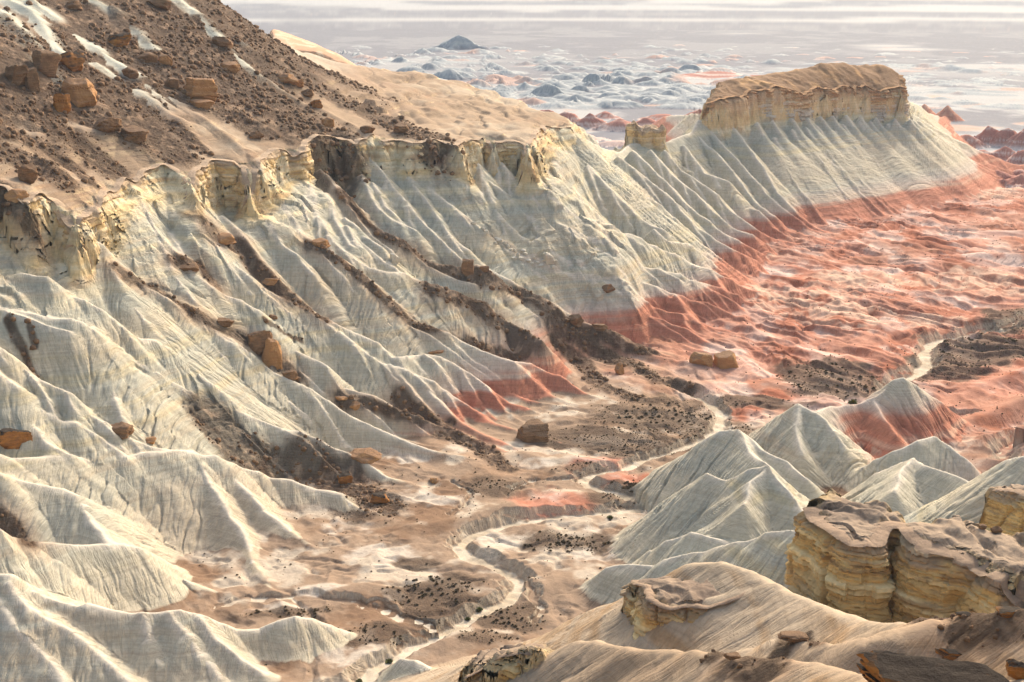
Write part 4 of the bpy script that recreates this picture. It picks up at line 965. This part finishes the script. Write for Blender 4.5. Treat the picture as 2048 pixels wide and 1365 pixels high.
#THINGS
# ------------------------------------------------------------------ rock materials
def rock_material(name, c1, c2, ctop, topk=.7):
    m, nt = new_mat(name); L = nt.links
    out = nd(nt, 'ShaderNodeOutputMaterial'); bs = nd(nt, 'ShaderNodeBsdfPrincipled', Roughness=.92); bs.inputs['Specular IOR Level'].default_value = .12
    geo = nd(nt, 'ShaderNodeNewGeometry')
    n1 = nd(nt, 'ShaderNodeTexNoise', Scale=.45, Detail=6.0); L.new(geo.outputs['Position'], n1.inputs['Vector'])
    mp = nd(nt, 'ShaderNodeMapping'); mp.inputs['Scale'].default_value = (.35, .35, 2.6); mp.inputs['Rotation'].default_value = (.25, .15, 0); L.new(geo.outputs['Position'], mp.inputs['Vector'])
    n2_ = nd(nt, 'ShaderNodeTexNoise', Scale=1.0, Detail=5.0); L.new(mp.outputs[0], n2_.inputs['Vector'])
    r = nd(nt, 'ShaderNodeMapRange'); r.inputs['From Min'].default_value = .38; r.inputs['From Max'].default_value = .64
    av = nd(nt, 'ShaderNodeMath', operation='ADD'); L.new(n1.outputs[0], av.inputs[0]); L.new(n2_.outputs[0], av.inputs[1])
    hv = nd(nt, 'ShaderNodeMath', operation='MULTIPLY'); L.new(av.outputs[0], hv.inputs[0]); hv.inputs[1].default_value = .5; L.new(hv.outputs[0], r.inputs[0])
    mx = nd(nt, 'ShaderNodeMix', data_type='RGBA'); L.new(r.outputs[0], mx.inputs[0]); mx.inputs[6].default_value = (*c1, 1); mx.inputs[7].default_value = (*c2, 1)
    sp = nd(nt, 'ShaderNodeSeparateXYZ'); L.new(geo.outputs['Normal'], sp.inputs[0])
    a2 = nd(nt, 'ShaderNodeMath', operation='MULTIPLY_ADD'); L.new(n1.outputs[0], a2.inputs[0]); a2.inputs[1].default_value = .9; L.new(sp.outputs['Z'], a2.inputs[2])
    r3 = nd(nt, 'ShaderNodeMapRange'); r3.inputs['From Min'].default_value = .95; r3.inputs['From Max'].default_value = 1.3; r3.inputs['To Max'].default_value = topk; L.new(a2.outputs[0], r3.inputs[0])
    m2 = nd(nt, 'ShaderNodeMix', data_type='RGBA'); L.new(r3.outputs[0], m2.inputs[0]); L.new(mx.outputs[2], m2.inputs[6]); m2.inputs[7].default_value = (*ctop, 1)
    L.new(m2.outputs[2], bs.inputs['Base Color'])
    b = nd(nt, 'ShaderNodeTexNoise', Scale=1.8, Detail=8.0); b.inputs['Roughness'].default_value = .7; L.new(geo.outputs['Position'], b.inputs['Vector'])
    bm = nd(nt, 'ShaderNodeBump', Strength=.8, Distance=.4); L.new(b.outputs[0], bm.inputs['Height']); bm2 = nd(nt, 'ShaderNodeBump', Strength=.5, Distance=.3); L.new(n2_.outputs[0], bm2.inputs['Height']); L.new(bm.outputs[0], bm2.inputs['Normal'])
    L.new(bm2.outputs[0], bs.inputs['Normal']); L.new(bs.outputs[0], out.inputs['Surface']); return m
MB = rock_material('brown_rock', (.16, .09, .048), (.30, .17, .085), (.12, .08, .055))
MO = rock_material('orange_rock', (.44, .24, .10), (.33, .17, .075), (.20, .125, .08), .75)
MW = rock_material('pale_rock', (.60, .54, .43), (.50, .43, .33), (.62, .57, .48), .5)
MD = rock_material('dark_rock', (.42, .18, .045), (.20, .09, .035), (.034, .025, .019), 1.0)
MR = rock_material('rubble_rock', (.13, .078, .047), (.27, .16, .085), (.12, .08, .055), .5)

import bmesh
def rock_mesh(name, seed, sub=4, cuts=13, sharp=.2, boxy=False):
    if boxy: cuts, sharp = 5, .12
    g = np.random.default_rng(seed); bm = bmesh.new(); bmesh.ops.create_icosphere(bm, subdivisions=sub, radius=1.0)
    v = np.array([x.co[:] for x in bm.verts]); nrm = g.normal(size=(cuts, 3)); nrm /= np.linalg.norm(nrm, axis=1)[:, None]
    nrm = np.concatenate([nrm, [[0, 0, 1], [0, 0, -1], [.95, .3, 0], [-.95, -.3, 0], [-.3, .95, .1], [.3, -.95, .1]]]); nrm /= np.linalg.norm(nrm, axis=1)[:, None]
    nrm[cuts:] += g.normal(0, .07 if boxy else .22, (6, 3)); nrm /= np.linalg.norm(nrm, axis=1)[:, None]
    off = g.uniform(.66, 1.0, len(nrm)); off[cuts:] = g.uniform(.62, .92, 6)
    dt = v @ nrm.T; rr = np.where(dt > .05, off[None] / np.maximum(dt, .05), 9).min(1)
    v = v * np.minimum(rr, 1.25)[:, None]
    lay = np.floor(v[:, 2] * 5 + .4 * n2(v[:, 0] * 2, v[:, 1] * 2, seed)); lo = _hash(lay.astype(np.int32), lay.astype(np.int32) * 0, _Z0, seed)
    v[:, :2] *= (1 + .06 * lo)[:, None]
    v *= (1 + sharp * fbm3(v[:, 0] * 2.2 + seed, v[:, 1] * 2.2, v[:, 2] * 2.2, seed, 4))[:, None]
    for x, c in zip(bm.verts, v): x.co = c
    me = bpy.data.meshes.new(name); bm.to_mesh(me); bm.free()
    for p in me.polygons: p.use_smooth = True
    me.set_sharp_from_angle(angle=math.radians(32)); return me
def boulder(px, py, w, h, mat, label, seed, name='boulder', group=None, depth=.85, sub=4, me=None, tilt=.15, sink=.22, dist=None):
    """px, py: middle of the foot; w, h size in the photograph"""
    p, j, i = drop(px, py); r = math.dist(p, (0, 0, CAMZ))
    ep = math.atan2(CAMZ - p[2], math.hypot(p[0], p[1])); W_ = w * r / FP
    H_ = max(.45 * h, (h - .75 * depth * w * math.sin(ep)) / math.cos(ep)) * r / FP
    if 'huge' in label: depth = .42
    me = me or rock_mesh(name, seed, sub, boxy=any(t in label for t in ('squared', 'cube', 'ochre', 'huge dark topped', 'blocky'))); o = bpy.data.objects.new(name, me); COLL.objects.link(o)
    co = np.array([v.co[:] for v in me.vertices]); ex = co.max(0) - co.min(0)
    g = np.random.default_rng(seed); o.scale = (W_ / ex[0], W_ * depth / ex[1], H_ * (1 + sink) / ex[2])
    o.rotation_euler = (g.uniform(-tilt, tilt), g.uniform(-tilt, tilt), math.atan2(-p[0], p[1]) + g.uniform(-.3, .3))
    d = p[:2] / np.hypot(*p[:2]); back = W_ * depth * .42
    o.location = (p[0] + d[0] * back, p[1] + d[1] * back, p[2] + H_ * .5 * (1 - sink))
    if not me.materials: me.materials.append(mat)
    o['label'] = label; o['category'] = 'rock' if name == 'rock' else ('block' if name == 'rock_block' else 'boulder')
    if group: o['group'] = group
    return o
BL = [
 (1071, 886, 70, 46, MB, "large squared brown boulder standing alone on white ground beside the dry flat"),
 (1452, 738, 50, 36, MO, "ochre dark-topped boulder, right half of the long rock below the red slopes"),
 (1402, 732, 46, 30, MO, "ochre dark-topped boulder, left half of the long rock below the red slopes"),
 (520, 716, 62, 62, MB, "big brown split boulder stuck in the debris gully, orange slab at its right"),
 (548, 740, 42, 66, MO, "tall orange slab leaning on the big split boulder in the gully"),
 (34, 908, 72, 56, MD, "dark brown boulder with orange foot on a pale ridge at the left edge"),
 (244, 876, 52, 32, MB, "rounded brown boulder lodged in a gully under the cream ridge at lower left"),
 (300, 890, 30, 16, MO, "small flat orange rock just right of the rounded gully boulder"),
 (162, 216, 74, 58, MO, "largest reddish slab in the dark debris of the upper left slope"),
 (395, 203, 66, 44, MO, "bright orange squared boulder perched on the upper debris slope"),
 (404, 218, 48, 18, MO, "flat orange block directly under the bright squared boulder"),
 (142, 140, 52, 36, MD, "dark boulder with glowing orange underside above the reddish slab"),
 (92, 152, 52, 46, MB, "brown blocky boulder left of the reddish slab in the debris"),
 (34, 172, 56, 40, MB, "brown broken boulder at the left edge of the upper debris"),
 (62, 182, 34, 40, MB, "narrow upright brown rock between two blocky boulders at upper left"),
 (124, 226, 34, 36, MD, "dark pointed rock tucked under the left corner of the reddish slab"),
 (215, 268, 62, 32, MB, "long brown boulder below the reddish slab at the debris edge"),
 (268, 288, 66, 34, MB, "low brown boulder at the lower end of the left debris tongue"),
 (55, 368, 38, 42, MB, "upright brown rock above the yellow cliff near the left edge"),
 (35, 405, 46, 26, MO, "orange broken rock sitting on the yellow cliff edge at far left"),
 (293, 128, 40, 22, MB, "brown boulder half way up the central debris band"),
 (330, 132, 26, 22, MO, "small tan orange block right of the central debris boulder"),
 (240, 96, 50, 26, MD, "wide dark rock high in the debris near the pale spur"),
 (262, 158, 34, 24, MB, "brown rock on the crest of the long pale upper spur"),
 (345, 178, 28, 20, MB, "small brown rock left of the bright squared boulder"),
 (460, 146, 38, 22, MO, "orange brown boulder in the middle of the right debris band"),
 (447, 98, 44, 24, MB, "brown boulder high on the right debris band"),
 (575, 170, 46, 24, MO, "flat orange boulder near the skyline edge of the debris slope"),
 (598, 176, 22, 18, MO, "small orange rock touching the flat skyline boulder"),
 (616, 196, 28, 18, MB, "brown rock below the flat skyline boulder"),
 (635, 217, 28, 18, MD, "grey dark round boulder lower on the skyline edge"),
 (657, 256, 26, 20, MO, "orange rock at the lower right end of the debris slope"),
 (512, 280, 30, 18, MB, "low brown rock just above the middle of the yellow cliff"),
 (735, 268, 34, 18, MB, "brown rock at the tail of debris above the cliff right of centre"),
 (800, 268, 32, 20, MB, "brown round rock near the cliff edge left of the tan dome"),
 (322, 20, 44, 22, MB, "brown boulder at the top edge of the photo on the debris slope"),
 (150, 22, 40, 18, MB, "dark brown rock beside the pale spur at the top of the photo"),
 (450, 492, 52, 28, MO, "orange rock heap at the head of the wide debris gully"),
 (540, 574, 46, 22, MO, "orange boulder in the middle of the wide debris gully"),
 (372, 546, 58, 22, MB, "flat brown cap rock on a pale ridge crest left of the gully"),
 (640, 496, 40, 20, MO, "rust coloured rock on top of the narrow debris ridge"),
 (936, 556, 30, 36, MB, "cube shaped brown boulder on the central debris ridge"),
 (966, 545, 26, 14, MB, "small dark rocks right of the cube shaped boulder"),
 (790, 530, 22, 22, MW, "pale tan boulder lying in a cream gully above centre"),
 (1214, 588, 34, 22, MB, "half buried brown boulder on a smooth grey ridge right of centre"),
 (1238, 750, 20, 24, MO, "bright orange rock standing in a red gully"),
 (868, 708, 56, 14, MO, "flat orange rock peeking over the cream shoulder ridge"),
 (731, 926, 70, 32, MO, "rounded orange boulder on a pale ridge crest at lower centre left"),
 (1150, 656, 40, 30, MB, "brown boulder topping the dark slope above the red ridges"),
 (1198, 664, 36, 20, MB, "low brown boulder right of the dark slope top"),
 (688, 806, 40, 20, MO, "orange broken rock at the head of a side gully left of centre"),
 (712, 824, 26, 22, MO, "smaller orange rock below the broken rock in the side gully"),
 (868, 968, 18, 14, MO, "little orange rock on tan slope above the valley floor"),
 (690, 972, 34, 28, MD, "dark rock on the brown cone left of the valley"),
 (758, 1012, 40, 30, MD, "dark rock at the foot of the brown cone beside the valley"),
 (448, 655, 40, 20, MB, "brown rubble rock uphill of the big split boulder"),
 (582, 760, 30, 22, MB, "brown rock downhill of the tall orange slab"),
 (545, 640, 18, 12, MB, "tiny brown rock on the pale crest above the split boulder"),
 (1862, 1425, 310, 135, MD, "huge dark topped boulder with orange side in the bottom right corner"),
 (1780, 1330, 84, 40, MD, "orange dark rock behind the huge corner boulder at its left"),
 (1902, 1322, 74, 34, MD, "dark rock behind the huge corner boulder at its middle"),
 (2036, 1360, 60, 44, MD, "dark rock at right end of the huge corner boulder"),
 (1992, 1068, 22, 16, MB, "small dark rock under the outcrop at the right edge"),
 (1966, 1060, 16, 12, MB, "tiny dark rock left of the rock under the right outcrop"),
 (1588, 1290, 66, 26, MB, "brown broken rock on the near ridge below the tan outcrop"),
 (2020, 1236, 60, 22, MD, "dark flat rock on the near ridge at the right edge"),
 (1925, 1236, 30, 12, MD, "small dark rock on the near ridge left of the flat rock"),
 (1462, 1325, 34, 18, MB, "small brown rock in the shaded hollow of the near ridges"),
 (1096, 532, 24, 28, MW, "biggest white block at the lower end of the white rockfall"),
]
for k, b in enumerate(BL):
    nm = 'boulder' if b[2] >= 30 else 'rock'
    boulder(b[0], b[1], b[2], b[3], b[4], b[5], 100 + k, nm, sub=5 if b[2] > 60 else 4)
wb = [rock_mesh('rock_block', 300 + k, 2) for k in range(3)]
wpx = P3("948,452 965,462 972,470 985,474 992,480 998,488 1008,492 1015,498 1022,503 1030,506 1036,515 1042,522 1050,512 1055,526 1062,531 1068,520 1075,528 1080,535 1085,524 1105,538 1112,530 990,490 1046,505 1028,520")
for k, (a, b) in enumerate(wpx):
    boulder(a, b, rng.uniform(7, 15), rng.uniform(6, 11), MW, "small white block among the white rockfall between two grey ridges", 400 + k, 'rock_block', "white blocks of the rockfall", me=wb[k % 3], sub=2)

# ------------------------------------------------------------------ scatter helpers
PX, PY = project(X, Y, Z)
INV = (PX > -40) & (PX < 2090) & (PY > -20) & (PY < 1400) & (EL >= ELM - 0.0008)
# ground area each grid point stands for
dA = np.zeros(X.shape, f32); dA[1:-1, 1:-1] = np.abs((X[2:, 1:-1] - X[:-2, 1:-1]) * (Y[1:-1, 2:] - Y[1:-1, :-2]) - (X[1:-1, 2:] - X[1:-1, :-2]) * (Y[2:, 1:-1] - Y[:-2, 1:-1])) / 4
def pick(wt, n):
    c = np.cumsum((wt * dA).ravel().astype(np.float64)); k = np.searchsorted(c, rng.random(n) * c[-1]); return np.unique(k)
def many(name, src_v, src_f, pos, scl, mat, zs=None):
    """one mesh made of many small copies"""
    n, m = len(pos), len(src_v); a = rng.uniform(0, 6.28, n); ca, sa = np.cos(a)[:, None], np.sin(a)[:, None]
    s = scl[:, None]; vz = src_v[None, :, 2] * s * (1 if zs is None else zs)
    V = np.stack([(src_v[None, :, 0] * ca - src_v[None, :, 1] * sa) * s, (src_v[None, :, 0] * sa + src_v[None, :, 1] * ca) * s, vz], -1)
    V = V * rng.uniform(.75, 1.25, (n, m, 1)) if False else V
    V = V + pos[:, None]
    Fc = (src_f[None] + (np.arange(n) * m)[:, None, None]).reshape(-1, src_f.shape[1])
    me = bpy.data.meshes.new(name); me.vertices.add(n * m); me.vertices.foreach_set('co', V.astype(f32).ravel())
    k = src_f.shape[1]; me.loops.add(Fc.size); me.loops.foreach_set('vertex_index', Fc.astype(np.int32).ravel()); me.polygons.add(len(Fc))
    me.polygons.foreach_set('loop_start', np.arange(0, Fc.size, k, dtype=np.int32)); me.polygons.foreach_set('loop_total', np.full(len(Fc), k, np.int32))
    me.update(calc_edges=True); me.materials.append(mat)
    o = bpy.data.objects.new(name, me); COLL.objects.link(o); o['kind'] = 'stuff'; return o
def mesh_arrays(me):
    v = np.array([x.co[:] for x in me.vertices]); f = np.array([list(p.vertices) for p in me.polygons]); return v, f
XYZ = np.stack([X, Y, Z], -1).reshape(-1, 3)
rv, rf = mesh_arrays(rock_mesh('stone', 901, 1, boxy=True))
kk = pick((deb * INV).astype(f32) * np.clip(260 / R_, .3, 1.5) * sst(-.5, .3, nzb + .6 * nz), 9500)
many('rubble', rv, rf, XYZ[kk] + np.array([0, 0, .1]), (0.14 + 1.0 * rng.random(len(kk)) ** 6) * np.clip(R_.ravel()[kk] / 420, .35, 1.4), MR)

# ------------------------------------------------------------------ shrubs
def leaf_material(name, c1, c2):
    m, nt = new_mat(name); L = nt.links
    out = nd(nt, 'ShaderNodeOutputMaterial'); bs = nd(nt, 'ShaderNodeBsdfPrincipled', Roughness=.9); bs.inputs['Specular IOR Level'].default_value = .1
    geo = nd(nt, 'ShaderNodeNewGeometry'); n = nd(nt, 'ShaderNodeTexNoise', Scale=2.5, Detail=3.0); L.new(geo.outputs['Position'], n.inputs['Vector'])
    mx = nd(nt, 'ShaderNodeMix', data_type='RGBA'); L.new(n.outputs[0], mx.inputs[0]); mx.inputs[6].default_value = (*c1, 1); mx.inputs[7].default_value = (*c2, 1)
    L.new(mx.outputs[2], bs.inputs['Base Color']); L.new(bs.outputs[0], out.inputs['Surface']); return m
LM = leaf_material('dry_leaves', (.10, .078, .048), (.19, .145, .085)); LG = leaf_material('green_leaves', (.10, .115, .04), (.20, .20, .08))
def shrub_arrays(seed, n=46):
    g = np.random.default_rng(seed); V = []; F = []
    for k in range(n):
        a = g.uniform(0, 6.28); t = g.uniform(.05, 1.25); L_ = g.uniform(.55, 1.0); d = np.array([math.sin(t) * math.cos(a), math.sin(t) * math.sin(a), math.cos(t)])
        sd = np.cross(d, g.normal(size=3)); sd /= np.linalg.norm(sd); b = d * L_ * g.uniform(.1, .45); c = d * L_; wd = g.uniform(.10, .2)
        i = len(V); V += [b, (b + c) / 2 + sd * wd, c, (b + c) / 2 - sd * wd]; F.append([i, i + 1, i + 2, i + 3])
    return np.array(V), np.array(F)
SH = [shrub_arrays(s) for s in (1, 2, 3, 4)]
SHM = []
for v, f in SH:
    me = bpy.data.meshes.new('shrub'); me.from_pydata(v.tolist(), [], f.tolist()); me.materials.append(LM); SHM.append(me)
SLAB = {0: "on the brown flat right of the lone squared boulder", 2: "on the brown flat left of the far riverbed bend", 3: "on the dark flat right of the far riverbed bend", 5: "on the round brown terrace inside the near riverbed bend",
        7: "on the pale terrace enclosed by the middle riverbed loop", 8: "on the small brown spur between riverbed and side gully", 10: "on the narrow flat under the cream fin at lower left",
        11: "on the strip below the red mounds near the middle riverbed", 12: "on the brown bank beside the white salt patch at lower left"}
nd_ = {0: 52, 2: 38, 3: 24, 5: 62, 7: 48, 8: 22, 10: 18, 11: 16, 12: 18}
taken = []
okf = ((reg == 0) & INV & (E['dch'] > .6)).astype(f32)
for si, lab in SLAB.items():
    q = SCRUB[si]; wgt = okf * np.clip(1.15 - blob(q[0], q[1], q[2] * .9, q[3] * .9), 0, 1)
    for k in pick(wgt, nd_[si]):
        o = bpy.data.objects.new('shrub', SHM[int(rng.integers(4))]); COLL.objects.link(o); p = XYZ[k]
        o.location = (p[0], p[1], p[2] - .05); s = rng.uniform(.55, 1.15) * min(1.3, max(.8, R_.ravel()[k] / 400)); o.scale = (s, s, s * rng.uniform(.65, .9)); o.rotation_euler = (0, 0, rng.uniform(0, 6.28))
        o['label'] = "small dark dry shrub " + lab; o['category'] = 'shrub'; o['group'] = "dry shrubs " + lab
wgt = okf * (.9 * scr + .05) * sst(-.4, .5, nz)
kk = pick(wgt, 7000)
many('scrub', SH[0][0], SH[0][1], XYZ[kk], (.16 + .45 * rng.random(len(kk)) ** 3), LM, .8)
GB = [(935, 1240, 16, "green bush on the riverbed edge where it leaves the near bend"), (959, 1222, 20, "green bush beside the riverbed just below the near bend"), (778, 1326, 22, "green bush at the riverbed near the bottom of the photo"),
      (718, 1364, 18, "yellow green bush in the riverbed at the bottom edge"), (1706, 808, 24, "round dark green bush behind the striped red and grey hill"), (1220, 1037, 18, "low green bush on the terrace below the middle riverbed loop")]
for k, (a, b, w_, lab) in enumerate(GB):
    v, f = shrub_arrays(50 + k, 170); me = bpy.data.meshes.new('bush'); me.from_pydata(v.tolist(), [], f.tolist()); me.materials.append(LG)
    p, _, _ = drop(a, b); r = math.dist(p, (0, 0, CAMZ)); o = bpy.data.objects.new('bush', me); COLL.objects.link(o); o.location = p - np.array([0, 0, .1]); s = w_ * r / FP * .55; o.scale = (s, s, s * .8)
    o['label'] = lab; o['category'] = 'bush'
print('things', round(time.time() - T0, 1))
# ------------------------------------------------------------------ camera, light, air
sc = bpy.context.scene
cd = bpy.data.cameras.new('camera'); cd.lens = 50; cd.sensor_width = 36; cd.clip_end = 200000; cd.clip_start = 1
cam = bpy.data.objects.new('camera', cd); cam.location = (0, 0, CAMZ); cam.rotation_euler = (math.radians(90) - PITCH, 0, 0); COLL.objects.link(cam); sc.camera = cam
SUN_AZ, SUN_EL = math.radians(26), math.radians(33)      # from +Y towards +X
d = (math.sin(SUN_AZ) * math.cos(SUN_EL), math.cos(SUN_AZ) * math.cos(SUN_EL), math.sin(SUN_EL))
ld = bpy.data.lights.new('sun', 'SUN'); ld.energy = 2.0; ld.angle = math.radians(.5); ld.color = (1, .93, .83)
sun = bpy.data.objects.new('sun', ld); COLL.objects.link(sun)
from mathutils import Vector
sun.rotation_euler = Vector(d).to_track_quat('Z', 'Y').to_euler(); sun.location = (200, 100, 400)
w = bpy.data.worlds.new('World'); sc.world = w; w.use_nodes = True; nt = w.node_tree
bg = nt.nodes.get('Background') or nt.nodes.new('ShaderNodeBackground')
sky = nt.nodes.new('ShaderNodeTexSky'); sky.sky_type = 'NISHITA'; sky.sun_disc = False; sky.sun_elevation = SUN_EL; sky.sun_rotation = SUN_AZ
sky.air_density = 1.4; sky.dust_density = 7.0; sky.ozone_density = 0.3
nt.links.new(sky.outputs[0], bg.inputs[0]); bg.inputs[1].default_value = 0.15
vs = sc.view_settings; vs.view_transform = 'Standard'; vs.look = 'None'; vs.gamma = 1; vs.use_curve_mapping = False; vs.exposure = 0.95
# the air: even, thin haze round everything
hm = bpy.data.materials.new('air'); hm.use_nodes = True; nt = hm.node_tree; nt.nodes.clear()
ho = nt.nodes.new('ShaderNodeOutputMaterial'); hv = nt.nodes.new('ShaderNodeVolumePrincipled')
hv.inputs['Color'].default_value = (.68, .82, 1.0, 1); hv.inputs['Density'].default_value = 4e-5; hv.inputs['Anisotropy'].default_value = .2
nt.links.new(hv.outputs[0], ho.inputs['Volume'])
hx, hz0, hz1 = 80000.0, float(Z.min()) - 1.0, 175.0
hme = bpy.data.meshes.new('haze'); bxv = [(a * hx, b * hx, c) for c in (hz0, hz1) for b in (-1, 1) for a in (-1, 1)]
hme.from_pydata(bxv, [], [(0, 2, 3, 1), (4, 5, 7, 6), (0, 1, 5, 4), (2, 6, 7, 3), (0, 4, 6, 2), (1, 3, 7, 5)]); hme.materials.append(hm)
hob = bpy.data.objects.new('haze', hme); COLL.objects.link(hob); hob['kind'] = 'stuff'
sc.cycles.volume_bounces = 0
sc.cycles.max_bounces = 5; sc.cycles.diffuse_bounces = 3; sc.cycles.use_denoising = True
print('done', round(time.time() - T0, 1))
